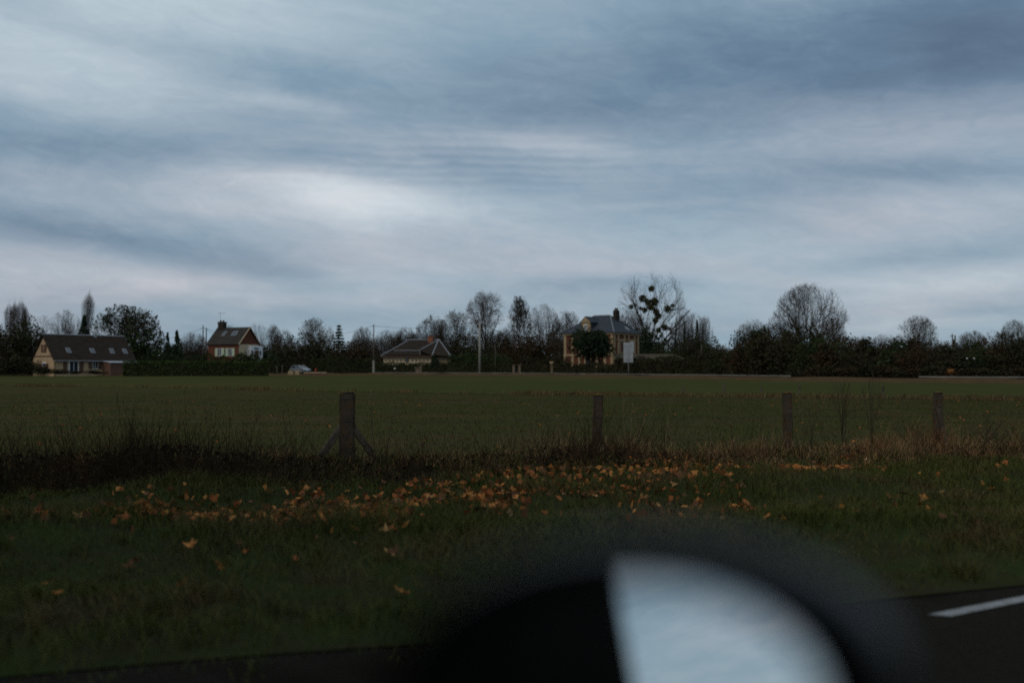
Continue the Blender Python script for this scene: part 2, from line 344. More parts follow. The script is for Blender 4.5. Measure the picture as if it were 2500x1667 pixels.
def grow(kind, seed):
    k = TREE_KINDS[kind]; rnd = random.Random(seed); segs = []; tips = []; ez, eh = k['env']
    lob = [rnd.uniform(0, 6.28) for _ in range(4)]
    def reach(p, d, L):
        """shorten a branch so that it ends inside the (uneven) crown outline"""
        for _ in range(14):
            q = p + d * L; a = math.atan2(q.y, q.x); w = 1 + (.03 if kind == 'spread' else .09) * math.sin(3 * a + lob[0]) + .07 * math.sin(5 * a + lob[1] + q.z * 9) + .06 * math.sin(q.z * 17 + lob[2])
            if kind == 'poplar': w = max(w, .2) if math.hypot(q.x, q.y) < .5 * min(1.0, max(1.03 - q.z, .02) / .55) else -1
            if (q.x / .5) ** 2 + (q.y / .5) ** 2 + ((q.z - ez) / eh) ** 2 < w: break
            L *= .84
        return L
    def perp(d):
        v = Vector((rnd.gauss(0, 1), rnd.gauss(0, 1), rnd.gauss(0, 1))); v = v - d * v.dot(d); return v.normalized()
    def branch(p, d, L, r, lvl):
        n = (6, 8, 5, 4, 2)[lvl]; pts = [(p, d, r)]
        if lvl:
            L0 = L; L = reach(p, d, L)
            if lvl > 1 and L < L0 * .38: return
            L *= rnd.uniform(.78, 1.08) if lvl > 1 else rnd.uniform(.86, 1.03)
        st = L / n
        for i in range(n):
            d = (d + perp(d) * rnd.gauss(0, k['jit']) * (1.0 if lvl else .4) + Vector((0, 0, k['up']))).normalized()
            if kind == 'birch' and lvl >= 3: d = (d + Vector((0, 0, -.16))).normalized()
            q = p + d * st; t0 = i / n; t1 = (i + 1) / n
            ra = r * (1 - .72 * t0); rb = r * (1 - .72 * t1)
            segs.append((p, q, max(ra, k['tw']), max(rb, k['tw'] * .7), lvl)); p = q; pts.append((q, d, rb))
            if lvl >= 3 and i == n - 1: tips.append(q)
        if lvl >= 4: return
        if lvl == 0:
            for i in range(k['limbs']):
                q, dd, rb = pts[rnd.choice([4, 5, 6, 6])]; u = (i + rnd.random()) / k['limbs']; a = R(k['ang'][0] + (k['ang'][1] - k['ang'][0]) * u ** .8)
                ph = 2.4 * i + rnd.uniform(-.4, .4); h = Vector((math.cos(ph), math.sin(ph), 0))
                branch(q, (Vector((0, 0, 1)) * math.cos(a) + h * math.sin(a)).normalized(), k['lr'] * rnd.uniform(.85, 1.05), rb * rnd.uniform(.6, .95) + .004, 1)
        else:
            m = k['kids'][lvl] if lvl < len(k['kids']) else 0
            for i in range(m):
                j = 2 + int((i + rnd.random()) / m * (len(pts) - 2)) if lvl == 1 else 1 + int((i + rnd.random()) / m * (len(pts) - 1))
                j = min(j, len(pts) - 1); q, dd, rb = pts[j]; a = R(rnd.uniform(18, 48)) if kind != 'poplar' else R(rnd.uniform(5, 16))
                dn = (dd * math.cos(a) + perp(dd) * math.sin(a)).normalized()
                ll = (0, .42, .22, .115)[lvl] * rnd.uniform(.6, 1.15)
                branch(q, dn, ll, max(rb * .58, k['tw']), lvl + 1)
    branch(Vector((0, 0, 0)), Vector((0, 0, 1)), k['trunk'], .026 if kind not in ('poplar', 'scrub') else .014, 0)
    P0 = np.array([s[0] for s in segs]); P1 = np.array([s[1] for s in segs]); r0 = np.array([s[2] for s in segs]); r1 = np.array([s[3] for s in segs]); lv = np.array([s[4] for s in segs])
    T = np.array(tips); S = np.array([.5 / np.percentile(np.abs(P1[:, 0]), 98.5), .5 / np.percentile(np.abs(P1[:, 1]), 98.5), 1 / np.percentile(P1[:, 2], 99.6)])
    return P0 * S, P1 * S, r0, r1, lv, T * S
PROTO = {}
def tree_meshes(kind, seed):
    if (kind, seed) in PROTO: return PROTO[(kind, seed)]
    P0, P1, r0, r1, lv, T = grow(kind, seed); out = []
    a = lv <= 1
    out.append(mesh_np('trunk', *tubes_np(P0[a], P1[a], r0[a], r1[a], 5))); b4 = lv == 4; a3 = (~a) & (~b4); v3, f3 = tubes_np(P0[a3], P1[a3], r0[a3], r1[a3], 3)
    d4 = P1[b4] - P0[b4]; pr = np.cross(d4, np.random.default_rng(seed).normal(size=d4.shape)); pr /= np.maximum(np.linalg.norm(pr, axis=1, keepdims=True), 1e-9)
    v4 = np.stack([P0[b4] - pr * r0[b4][:, None], P0[b4] + pr * r0[b4][:, None], P1[b4] + pr * r1[b4][:, None], P1[b4] - pr * r1[b4][:, None]], 1).reshape(-1, 3)
    out.append(mesh_np('crown', np.concatenate([v3, v4]), np.concatenate([f3, np.arange(len(v4)).reshape(-1, 4) + len(v3)])))
    PROTO[(kind, seed)] = (out[0], out[1], T, P1[lv == 3]); return PROTO[(kind, seed)]
def inst(name, me, m, parent):
    """mesh shared between copies, material carried by the object"""
    if not me.materials: me.materials.append(None)
    o = bpy.data.objects.new(name, me); C.objects.link(o); o.parent = parent
    o.material_slots[0].link = 'OBJECT'; o.material_slots[0].material = m; return o
def place_tree(px, top, Yd, wpx, kind, seed, label, group=None, tw=M_twig, name='bare_tree', cat='tree', rz=None, zb=.4, leaves=0, lm=None, lean=0, ls=.022):
    base = at(px, 900, Yd); base.z = zb; H = at(px, top, Yd).z - zb; W = wpx / FPX * Yd
    e = empty(name, base, rz if rz is not None else (seed * 1.7 + px * .01) % 6.28, label, cat, group); e.scale = (W, W, H)
    if lean: e.rotation_euler = (0, R(lean), 0)
    tm_, cm_, T, P3 = tree_meshes(kind, seed)
    inst('trunk', tm_, M_bark if tw is not M_twig_grey else M_twig_grey, e); inst('crown', cm_, tw, e)
    if leaves:
        rg = np.random.default_rng(seed + int(px)); S = np.concatenate([T, P3]); P = S[rg.integers(0, len(S), leaves)] + rg.normal(size=(leaves, 3)) * .006
        v, f = quads_np(P, ls, rg); c = mesh_np('foliage', v, f); inst('foliage', c, lm or M_ever2, e)
    return e
# leafy things: lumpy clouds of small leaf faces
def leaf_cloud(seed, n, size, lobes=14, shape='dome', stems=14):
    rg = np.random.default_rng(seed)
    if shape == 'dome':
        c = rg.normal(size=(lobes, 3)); c /= np.linalg.norm(c, axis=1, keepdims=True); c *= rg.uniform(.25, .8, (lobes, 1)) * np.array([[.40, .40, .46]]); c[:, 2] = np.abs(c[:, 2]) * 1.0 + .12; r = rg.uniform(.12, .25, lobes)
    elif shape == 'ball':
        c = rg.normal(size=(lobes, 3)); c /= np.linalg.norm(c, axis=1, keepdims=True); c *= rg.uniform(.45, .8, (lobes, 1)) * .36; c[:, 2] += .5; r = rg.uniform(.14, .22, lobes)
    elif shape == 'cone':
        h = rg.uniform(.04, .96, lobes) ; ph = rg.uniform(0, 6.28, lobes); rr = (1 - h) * .34; c = np.stack([np.cos(ph) * rr, np.sin(ph) * rr, h], 1); r = .05 + (1 - h) * .14
    i = rg.integers(0, lobes, n); d = rg.normal(size=(n, 3)); d /= np.linalg.norm(d, axis=1, keepdims=True)
    P = c[i] + d * (r[i] * rg.uniform(.55, 1.08, n) ** .6)[:, None]; P[:, 2] = np.abs(P[:, 2])
    P[:, :2] -= P[:, :2].mean(0); hw_ = np.percentile(np.abs(P[:, :2]), 98.5); z1_ = np.percentile(P[:, 2], 99.3); S_ = np.array([.5 / hw_, .5 / hw_, 1 / z1_]); P = P * S_; c = c * S_
    if shape == 'ball': P[:, 2] = .16 + P[:, 2] * .84
    v, f = quads_np(P, size, rg)
    if stems:
        a = rg.uniform(0, 6.28, stems); q = np.stack([np.cos(a) * .05, np.sin(a) * .05, np.zeros(stems)], 1); tp = c[rg.integers(0, lobes, stems)]
        v2, f2 = tubes_np(q, tp, np.full(stems, .008), np.full(stems, .004)); st = mesh_np('stem', v2, f2)
    else: st = None
    return mesh_np('foliage', v, f), st
CLOUDS = {}
def place_bush(px, top, Yd, wpx, shape, seed, label, group=None, m=M_brush, name='bush', cat='bush', n=1500, size=.045, zb=.4, lobes=14, depth=1.0):
    key = (shape, seed)
    if key not in CLOUDS: CLOUDS[key] = leaf_cloud(seed, n, size, lobes, shape)
    me, st = CLOUDS[key]; base = at(px, 900, Yd); base.z = zb; H = (at(px, top, Yd).z - zb) / .96; W = wpx / FPX * Yd / .95
    e = empty(name, base, (seed * 2.3 + px * .37) % 6.28, label, cat, group); e.scale = (W, W * depth, H)
    inst('foliage', me, m, e)
    if st: inst('stem', st, M_bark, e)
    return e
def D(px): return float(np.interp(px, [0, 400, 900, 1300, 1740, 1990, 2500], [182, 178, 197, 172, 122, 100, 88]))

# --- left group
for i, (px, top, w) in enumerate([(20, 742, 22), (34, 735, 22), (49, 733, 24), (62, 748, 20)]):
    place_tree(px, top, 232 + 3 * i, w, 'poplar', 11 + i % 2, ['slim bare poplar at the left end of the clump of four', 'tall bare poplar, second from the left in the clump', 'tallest bare poplar, third in the clump at far left', 'shorter bare poplar at the right end of the clump'][i], 'clump of bare poplars', M_twig_red, 'poplar_tree')
place_tree(100, 770, 236, 80, 'spread', 21, 'low bare tree behind the cottage gable, right of the poplar clump', None)
place_tree(160, 758, 230, 74, 'round', 22, 'round-topped bare tree behind the cottage ridge, left of the leaning poplar')
place_tree(205, 712, 226, 30, 'poplar', 12, 'tall leaning poplar with split spires above the cottage roof', None, M_twig_grey, 'poplar_tree', lean=3)
place_bush(206, 778, 214, 46, 'cone', 31, 'dark conical evergreen behind the cottage ridge under the leaning poplar', None, M_ever2, 'evergreen_tree', 'tree', 2200, .05, lobes=40)
place_tree(312, 748, 214, 150, 'oak', 23, 'big dense dark oak with contorted limbs right of the cottage', None, M_bark, 'oak_tree', leaves=1500, lm=M_ever, ls=.028)
place_bush(330, 810, 208, 130, 'dome', 41, 'dark ivy-clad undergrowth beneath the contorted oak', None, M_ever, n=2600, size=.04, lobes=20)
place_bush(408, 818, 205, 26, 'cone', 32, 'small dark conifer, left of the pair near the twin poles', 'pair of dark conifers', M_ever2, 'conifer_tree', 'tree', 1500, .06, lobes=30)
place_bush(432, 813, 206, 36, 'cone', 33, 'broader dark conifer, right of the pair near the twin poles', 'pair of dark conifers', M_ever2, 'conifer_tree', 'tree', 1500, .06, lobes=30)
for i, (px, top, w, Yd) in enumerate([(15, 800, 90, 196), (60, 782, 66, 200), (95, 812, 60, 205), (-30, 790, 90, 200)]):
    place_bush(px, top, Yd, w, 'dome', 42 + i, ['dark shrub mass at the left picture edge', 'tall dark shrub below the poplar clump', 'dark shrub against the cottage gable', 'dark shrub just cut by the left edge'][i], 'shrubs left of the cottage', M_brush, n=2200, size=.04)
for i, (px, top, w) in enumerate([(25, 870, 70), (70, 878, 50), (108, 896, 50), (148, 902, 46), (185, 905, 40), (232, 904, 50)]):
    place_bush(px, top, 172 if px < 90 else 166, w, 'dome', 46 + i % 3, ['low scrub at the far left field edge', 'low scrub before the cottage corner', 'low shrub in front of the cottage gable window', 'low shrub in front of the cottage shutters', 'low shrub in front of the cottage door', 'low shrub in front of the brick lean-to'][i], 'low shrubs before the cottage', M_brush, n=1400, size=.06)
# --- between cottage and bungalow
place_tree(470, 812, 250, 70, 'scrub', 24, 'thin bare scrub left of the twin poles', None)
place_tree(560, 795, 240, 60, 'round', 22, 'bare tree rising just behind the brick house roof')
place_tree(628, 790, 238, 62, 'spread', 25, 'bare tree to the right of the brick house gable')
place_tree(668, 792, 240, 40, 'birch', 26, 'slender bare tree with a ragged top right of the brick house')
place_tree(692, 806, 226, 60, 'scrub', 24, 'bushy bare tree behind the parked car', None, M_twig_red)
place_tree(768, 778, 224, 92, 'round', 27, 'broad round-topped bare tree left of the layered conifer', None, M_twig, leaves=500, lm=M_brush)
place_bush(770, 815, 214, 100, 'dome', 50, 'brown thicket under the broad round-topped tree', None, M_brush, n=2600, size=.036, lobes=20)
place_bush(700, 830, 212, 80, 'dome', 51, 'brown thicket behind the parked car', None, M_brush, n=2600, size=.036, lobes=20)
place_bush(640, 852, 205, 70, 'dome', 52, 'dark shrub below the white porch of the brick house', None, M_ever, n=1800, size=.05)
place_bush(600, 862, 196, 60, 'dome', 53, 'dark shrub in front of the brick house corner', None, M_ever, n=1800, size=.05)
place_tree(885, 800, 232, 70, 'scrub', 28, 'bushy bare tree left of the wooden pole', None)
place_tree(955, 806, 236, 90, 'round', 29, 'bare tree behind the left slope of the bungalow roof')
place_tree(990, 800, 238, 60, 'scrub', 24, 'bare twiggy tree behind the bungalow ridge', None)
place_bush(865, 842, 212, 110, 'dome', 54, 'reddish thicket left of the bungalow behind the wooden pole', None, M_brushred, n=2600, size=.036, lobes=20)
place_tree(1055, 772, 236, 90, 'scrub', 30, 'dense bare tree behind the bungalow chimney', None, M_twig, leaves=400, lm=M_brush)
place_tree(1110, 760, 232, 100, 'round', 27, 'dense rounded bare tree left of the tall birch', None, M_twig, leaves=500, lm=M_brush)
place_tree(1188, 712, 226, 102, 'birch', 36, 'tall fine-twigged birch rising above the concrete pole', None, M_twig_red, 'birch_tree')
place_tree(1268, 726, 222, 56, 'birch', 37, 'upright tree still holding dark leaf clusters right of the birch', None, M_twig, leaves=950, lm=M_brush, ls=.03)
place_tree(1328, 744, 228, 90, 'round', 22, 'round bare tree between the leafy upright tree and the villa', None, M_twig_grey)
place_tree(1385, 762, 240, 100, 'scrub', 28, 'misty bare tree behind the left slope of the villa roof', None, M_twig_grey)
place_tree(1235, 800, 232, 90, 'scrub', 24, 'bare scrub between the birch and the leafy upright tree', None)
for i, (px, top, w, Yd, m_) in enumerate([(1125, 826, 90, 215, M_brush), (1185, 838, 80, 212, M_brush), (1235, 832, 80, 210, M_brushred), (1290, 826, 90, 205, M_brushred), (1345, 818, 80, 206, M_brushred), (1160, 858, 90, 205, M_ever), (1215, 866, 80, 200, M_ever)]):
    place_bush(px, top, Yd, w, 'dome', 55 + i % 4, ['dark thicket right of the bungalow', 'dark thicket below the birch', 'rusty thicket behind the short pole', 'rusty thicket behind the stone gate pillars', 'rusty thicket against the left villa wall', 'dark evergreen shrub behind the concrete pole', 'dark evergreen shrub behind the short pole'][i], 'thickets between bungalow and villa', m_, n=2600, size=.036, lobes=20)
# --- villa garden
mt = place_tree(1590, 666, 222, 172, 'spread', 34, 'tall bare tree hung with mistletoe balls right of the villa', None, M_twig, 'mistletoe_tree')
M_mist = leaf_mat('mistletoe_leaf', (.042, .046, .018), (.060, .062, .024), 2.0)
BALLS = [(1586, 748, 7), (1592, 752, 6), (1590, 705, 6.5), (1569, 729, 8), (1581, 737, 7), (1597, 737, 9), (1541, 749, 5), (1551, 745, 3.5), (1630, 754, 8), (1642, 746, 4.5), (1602, 761, 7), (1607, 772, 7), (1574, 757, 6), (1564, 753, 4), (1608, 806, 6), (1623, 800, 7), (1635, 803, 4), (1600, 783, 6)]
rg = np.random.default_rng(88)
vb, fb = quads_np(np.array([d / np.linalg.norm(d) for d in rg.normal(size=(330, 3))]) * rg.uniform(.2, 1.15, (330, 1)) ** .6, .30, rg); ball_me = mesh_np('mistletoe_ball', vb, fb)
for bx2, by2, br in BALLS:
    o = inst('mistletoe', ball_me, M_mist, None); p = at(bx2, by2, 222 + random.Random(bx2).uniform(-3, 2)); r_ = br * 1.15 / FPX * 222
    o.location = p; o.scale = (r_, r_, r_ * .95); o.rotation_euler = (0, 0, bx2)
    # it grows on the tree: a part of it
    o.parent = mt; mt_m = Matrix.LocRotScale(mt.location, mt.rotation_euler.to_quaternion(), mt.scale); o.matrix_parent_inverse = mt_m.inverted()
place_bush(1580, 800, 214, 90, 'dome', 59, 'ivy mass round the trunk of the mistletoe tree', None, M_ever2, n=2600, size=.036, lobes=20)
place_tree(1545, 760, 226, 90, 'scrub', 30, 'reddish bare tree behind the right slope of the villa roof', None, M_twig_red, leaves=350, lm=M_brushred)
for i, (px, top, w, sd) in enumerate([(1665, 768, 62, 22), (1695, 764, 56, 29), (1722, 772, 40, 27)]):
    place_tree(px, top, 200, w, 'round', sd, ['bare tree right of the mistletoe tree, left of three', 'bare tree with ivy on its trunk, middle of three', 'narrow bare tree at the right end of the row of three'][i], 'row of three bare trees', M_twig_grey)
for i, (px, top, w) in enumerate([(1650, 806, 14), (1672, 800, 14), (1702, 790, 22), (1716, 800, 12)]):
    place_bush(px, top, 199, w, 'cone', 32, ['column of ivy at the left of the ivy row', 'ivy column second from the left in the row', 'broadest ivy column beside the thin pole', 'slim ivy column at the right of the row'][i], 'ivy columns', M_ever2, 'ivy_column', 'ivy', zb=.4)
for i, (px, top, w, Yd) in enumerate([(1640, 846, 80, 190), (1690, 826, 70, 186), (1735, 830, 60, 180), (1600, 858, 60, 190), (1660, 870, 80, 160), (1725, 868, 70, 150), (1760, 872, 60, 140)]):
    place_bush(px, top, Yd, w, 'dome', 42 + i % 5, ['dark bush right of the villa garden shed', 'dark bush under the row of three bare trees', 'dark bush behind the thin pole', 'dark bush behind the shed roof', 'low bush right of the shed', 'low bush beside the thin pole', 'low bush in the gap left of the big thicket'][i], 'bushes right of the villa', M_brush if i % 2 else M_ever)
place_bush(1445, 811, 172, 90, 'ball', 61, 'big clipped round evergreen tree in front of the villa', None, M_ever2, 'clipped_tree', 'tree', 5200, .045, zb=.4, lobes=34)
# --- right hedgerow
place_tree(1972, 694, 150, 174, 'round', 38, 'large round-crowned bare tree standing above the right hedgerow', None, M_twig)
place_tree(1835, 782, 146, 90, 'scrub', 30, 'bare scrub tree left of the large round-crowned tree', None)
place_tree(1890, 786, 148, 90, 'scrub', 24, 'bare scrub directly left of the round crown', None)
place_tree(2035, 778, 140, 80, 'scrub', 28, 'bare scrub under the right side of the round crown', None)
place_tree(2110, 822, 140, 80, 'scrub', 24, 'thin bare scrub right of the round-crowned tree', None, M_twig_grey)
place_tree(2165, 818, 140, 90, 'scrub', 30, 'thin bare scrub between the round crown and the leafy tree', None, M_twig_red)
place_tree(2243, 772, 138, 96, 'round', 39, 'bare tree with a few remaining leaves on the right skyline', None, M_twig, leaves=420, lm=M_brushred)
place_tree(2375, 808, 134, 70, 'oak', 23, 'flat-topped bare tree right of the ivy-clad poles', None)
place_tree(2425, 806, 136, 50, 'spread', 21, 'small bare tree between the flat-topped tree and the right edge', None)
place_tree(2480, 782, 130, 90, 'scrub', 28, 'bushy bare tree at the right picture edge', None)
ORD = ['first', 'second', 'third', 'fourth', 'fifth', 'sixth', 'seventh', 'eighth', 'ninth', 'tenth', 'eleventh', 'twelfth', 'thirteenth', 'fourteenth', 'fifteenth', 'sixteenth', 'seventeenth', 'eighteenth', 'nineteenth', 'twentieth']
FEATS = [(-99, 'left of the cottage'), (75, 'behind the cottage'), (320, 'behind the contorted oak'), (400, 'left of the twin poles'), (515, 'behind the brick house'), (640, 'behind the parked car'), (800, 'around the layered conifer'), (930, 'behind the bungalow'), (1110, 'behind the birch'), (1240, 'left of the villa'), (1380, 'behind the villa'), (1570, 'behind the mistletoe tree'), (1650, 'behind the row of three bare trees'), (1750, 'in the gap left of the right thickets'), (1800, 'left of the large round-crowned tree'), (1890, 'behind the large round-crowned tree'), (2060, 'right of the round-crowned tree'), (2190, 'behind the tree with a few leaves'), (2300, 'around the ivy-clad poles'), (2400, 'near the right picture edge')]
def feat(px): return [f for p, f in FEATS if px >= p][-1]
rnd = random.Random(5); k = 0
for row, (dY, tops) in enumerate([(24, None), (13, None)]):
    for px in range(1770, 2560, 44 if row == 0 else 50):
        base_top = np.interp(px, [1770, 1800, 1850, 1960, 2060, 2150, 2200, 2300, 2400, 2500], [845, 812, 802, 806, 830, 838, 828, 842, 832, 812])
        top = base_top + rnd.uniform(-6, 10) + (22 if row else 0); sd = 42 + (k * 3) % 9
        place_bush(px + rnd.uniform(-8, 8), top, D(px) + dY + rnd.uniform(-2, 2), rnd.uniform(72, 96), 'dome', sd, 'dark thicket bush, %s from the left in the %s row of the right hedgerow' % (ORD[(px - 1770) // (44 if row == 0 else 50)], ('rear', 'front')[row]), 'hedgerow bushes on the right', (M_brush, M_brush, M_ever, M_brushred)[k % 4], 'hedgerow_bush', n=2200, size=.04); k += 1
for px in range(1955, 2560, 40):
    place_bush(px, 896 + rnd.uniform(-8, 8), D(px) + 5, 66, 'dome', 46 + k % 3, 'low bramble bush, %s from the left at the foot of the right hedgerow' % ORD[(px - 1955) // 40], 'low brambles on the right', (M_brush, M_brushred)[k % 2], 'bramble_bush', n=1400, size=.06, zb=.1); k += 1
# layered conifer (cedar)
def cedar(px, top, Yd, wpx, label):
    base = at(px, 900, Yd); base.z = .4; H = at(px, top, Yd).z - .4; W = wpx / FPX * Yd; rg = np.random.default_rng(3); e = empty('cedar_tree', base, 0, label, 'tree')
    MB().tube([(0, 0, 0), (0, 0, H)], [.22, .03], 7).build('trunk', M_bark, e); P = []
    for t in np.arange(.42, .99, .062):
        rr = W * .5 * (1.04 - t) / .6 * rg.uniform(.85, 1.15); nb = 7
        for b in range(nb):
            a = 2 * math.pi * (b + rg.uniform(-.3, .3)) / nb; l = rr * rg.uniform(.75, 1.1)
            for s in range(26): q = rg.uniform(.15, 1); P.append((math.cos(a) * l * q + rg.normal() * .12, math.sin(a) * l * q + rg.normal() * .12, t * H - .18 * q * rr + rg.normal() * .05))
    v, f = quads_np(np.array(P), .32, rg); link('crown', mesh_np('crown', v, f), M_ever2, e)
cedar(827, 794, 222, 44, 'dark layered conifer standing out against the sky left of the wooden pole')
# small conifer before the bungalow
place_bush(1062, 866, 186, 24, 'cone', 33, 'small dark conifer in front of the bungalow right corner', None, M_ever2, 'conifer_tree', 'tree', zb=1.6)
# far trees closing the skyline behind everything
rnd = random.Random(9)
for i, px in enumerate(range(-40, 2560, 62)):
    top = float(np.interp(px, [0, 400, 470, 850, 900, 1250, 1600, 1730, 1770, 2000, 2500], [818, 832, 838, 838, 822, 812, 826, 836, 848, 840, 838])) + rnd.uniform(-7, 5)
    kd, sd = [('scrub', 24), ('scrub', 28), ('round', 29), ('scrub', 30)][i % 4]
    place_tree(px, top, 330 + rnd.uniform(0, 30), 96, kd, sd, 'distant bare tree on the skyline ' + feat(px), 'distant skyline trees', (M_twig_grey, M_twig)[i % 2], 'distant_tree', zb=0)
for i, px in enumerate(range(-40, 2560, 90)):
    place_bush(px + rnd.uniform(-15, 15), 858 + rnd.uniform(-6, 6), 300, 130, 'dome', 42 + i % 9, 'distant dark thicket ' + feat(px), 'distant thickets', M_brush, 'distant_thicket', zb=0)

# hedges: clipped boxes of leaves
def hedge(pA, pB, h, th, m, label, seed, z0=.4, size=.20, dens=34, group=None, wild=.06):
    A = Vector(pA); B = Vector(pB); L = (B - A).length; rz = math.atan2(B.y - A.y, B.x - A.x); rg = np.random.default_rng(seed)
    e = empty('hedge', (A.x, A.y, z0), rz, label, 'hedge', group); n = int(L * (h * 2 + th) * dens)
    s = rg.uniform(0, 1, n); x = rg.uniform(0, L, n); side = s < (h / (2 * h + th)); topm = (s >= h / (2 * h + th)) & (s < (h + th) / (2 * h + th))
    y = np.where(side, -th / 2, np.where(topm, rg.uniform(-th / 2, th / 2, n), th / 2)); z = np.where(topm, h, rg.uniform(0, 1, n) * h)
    z = z * (1 + wild * (np.sin(x * .8 + seed) + np.sin(x * 2.1))); P = np.stack([x, y, z], 1) + rg.normal(size=(n, 3)) * (.07 + wild * .6)
    v, f = quads_np(P, size, rg); mb = MB().box(0, L, -th / 2 + .15, th / 2 - .15, -.3, h * (1 - 2 * wild) - .12)
    link('foliage', mesh_np('foliage', v, f), m, e); mb.build('branches', M_brush, e); return e
def gp(px, Yd): p = at(px, 900, Yd); return (p.x, p.y)
hedge((*gp(300, 171), 0), (*gp(655, 180), 0), 2.35, 1.2, M_hedge, 'long clipped green hedge between the cottage and the parked car', 1, z0=.15, wild=.015)
hedge((*gp(300, 190), 0), (*gp(680, 194), 0), 3.2, 1.4, M_ever, 'taller dark hedge behind the long clipped hedge', 2, wild=.10)
hedge((*gp(758, 206), 0), (*gp(905, 208), 0), 2.9, 1.4, M_ever, 'dark hedge right of the parked car', 3, wild=.06)
hedge((*gp(655, 205), 0), (*gp(760, 207), 0), 3.0, 1.4, M_brush, 'dark brown hedge behind the parked car', 4, wild=.08)
hedge((*gp(915, 204), 0), (*gp(1100, 201), 0), 2.0, 1.2, M_ever, 'dark hedge below the bungalow wall', 5, wild=.03)
hedge((*gp(1095, 198), 0), (*gp(1250, 192), 0), 3.0, 1.4, M_ever, 'dark hedge behind the concrete pole', 6, wild=.12)
hedge((*gp(1275, 190), 0), (*gp(1385, 180), 0), 2.6, 1.4, M_brush, 'dark hedge between gate pillars and villa', 7, wild=.14)
hedge((*gp(1380, 170), 0), (*gp(1520, 158), 0), 1.55, 1.2, M_brush, 'low dark hedge in front of the villa', 8, wild=.12)
hedge((*gp(1510, 158), 0), (*gp(1700, 138), 0), 2.3, 1.2, M_brush, 'dark hedge behind the road sign and shed', 9, wild=.08)
hedge((*gp(1690, 138), 0), (*gp(1960, 116), 0), 2.6, 1.4, M_brush, 'dark hedge running on beneath the right thickets', 10, wild=.14)
hedge((*gp(-80, 182), 0), (*gp(88, 178), 0), 2.4, 1.2, M_brush, 'wild dark hedge left of the cottage', 11, wild=.14)

# ------------------------------------------------------------------ houses
def skylight(parent, P, ux, up, w, h, n):
    """P centre on the roof plane, ux along the eave, up the slope, n normal"""
    P = Vector(P); ux = Vector(ux).normalized(); up = Vector(up).normalized(); n = Vector(n).normalized()
    c = [P + n * .06 + ux * (a * w / 2) + up * (b * h / 2) for a, b in ((-1, -1), (1, -1), (1, 1), (-1, 1))]
    fr = MB().slab(c, .12).build('skylight', M_zinc, parent)
    c = [P + n * .075 + ux * (a * w * .40) + up * (b * h * .42) for a, b in ((-1, -1), (1, -1), (1, 1), (-1, 1))]
    MB().slab(c, .02).build('pane', M_skylight, fr)
def bxp(name, parent, m, x0, x1, y0, y1, z0, z1): return MB().box(x0, x1, y0, y1, z0, z1).build(name, m, parent)
# every house: local x along the front wall (to the right), y into the house, origin at a front corner on the ground
def window_front(par, x, z0, w, h, frame_m=M_white, bars=1, y=0.0):
    wn = bxp('window', par, frame_m, x - w / 2, x + w / 2, y - .06, y + .02, z0, z0 + h)
    for i in range(bars + 1):
        ww = (w - .08 * (bars + 2)) / (bars + 1); xx = x - w / 2 + .08 + i * (ww + .08)
        bxp('pane', wn, M_glass, xx, xx + ww, y - .075, y - .03, z0 + .08, z0 + h - .08)
    return wn
def house_at(name, px, Yd, rz, label, zb=.4):
    p = at(px, 900, Yd); return empty(name, (p.x, p.y, zb), R(rz), label, 'house')

# 1: long cottage with steep brown roof, gable to the left
h1 = house_at('cottage', 133, 172, 53, 'long low cream cottage with steep brown roof and four skylights')
L1, W1, E1, RG = 15.1, 7.4, 2.75, 6.85
mb = MB(); mb.prism([(0, -.4), (L1, -.4), (L1, E1), (0, E1)], (0, .25)); mb.prism([(0, -.4), (L1, -.4), (L1, E1), (0, E1)], (W1 - .25, W1)); mb.build('wall', M_cream, h1)
for x0 in (0.0, L1 - .25):
    v = [(x0, 0, -.4), (x0, W1, -.4), (x0, W1, E1), (x0, W1 / 2, RG - .15), (x0, 0, E1)]; v2 = [(x + .25, y, z) for x, y, z in v]
    pyd('gable_wall', v + v2, [(4, 3, 2, 1, 0), (5, 6, 7, 8, 9), (0, 1, 6, 5), (1, 2, 7, 6), (2, 3, 8, 7), (3, 4, 9, 8), (4, 0, 5, 9)], M_cream, h1)
sl = (RG - E1) / (W1 / 2); ov = .45; rf = MB()
rf.slab([(-.35, -ov, E1 - ov * sl + .1), (L1 + .35, -ov, E1 - ov * sl + .1), (L1 + .35, W1 / 2, RG + .1), (-.35, W1 / 2, RG + .1)], .16)
rf.slab([(L1 + .35, W1 + ov, E1 - ov * sl + .1), (-.35, W1 + ov, E1 - ov * sl + .1), (-.35, W1 / 2, RG + .1), (L1 + .35, W1 / 2, RG + .1)], .16)
r1_ = rf.build('roof', M_tile, h1); MB().tube([(-.35, W1 / 2, RG + .12), (L1 + .35, W1 / 2, RG + .12)], .12, 6).build('ridge_cap', M_zinc, r1_)
nrm = (0, -sl, 1); 
for x in (3.1, 7.6, 11.4, 14.0): skylight(r1_, (x, 1.15, E1 + .1 + 1.15 * sl), (1, 0, 0), (0, 1, sl), .8, 1.15, nrm)
MB().tube([(-.3, -ov - .02, E1 - ov * sl + .02), (L1 + .3, -ov - .02, E1 - ov * sl + .02)], .07, 6).build('gutter', M_zinc, h1)
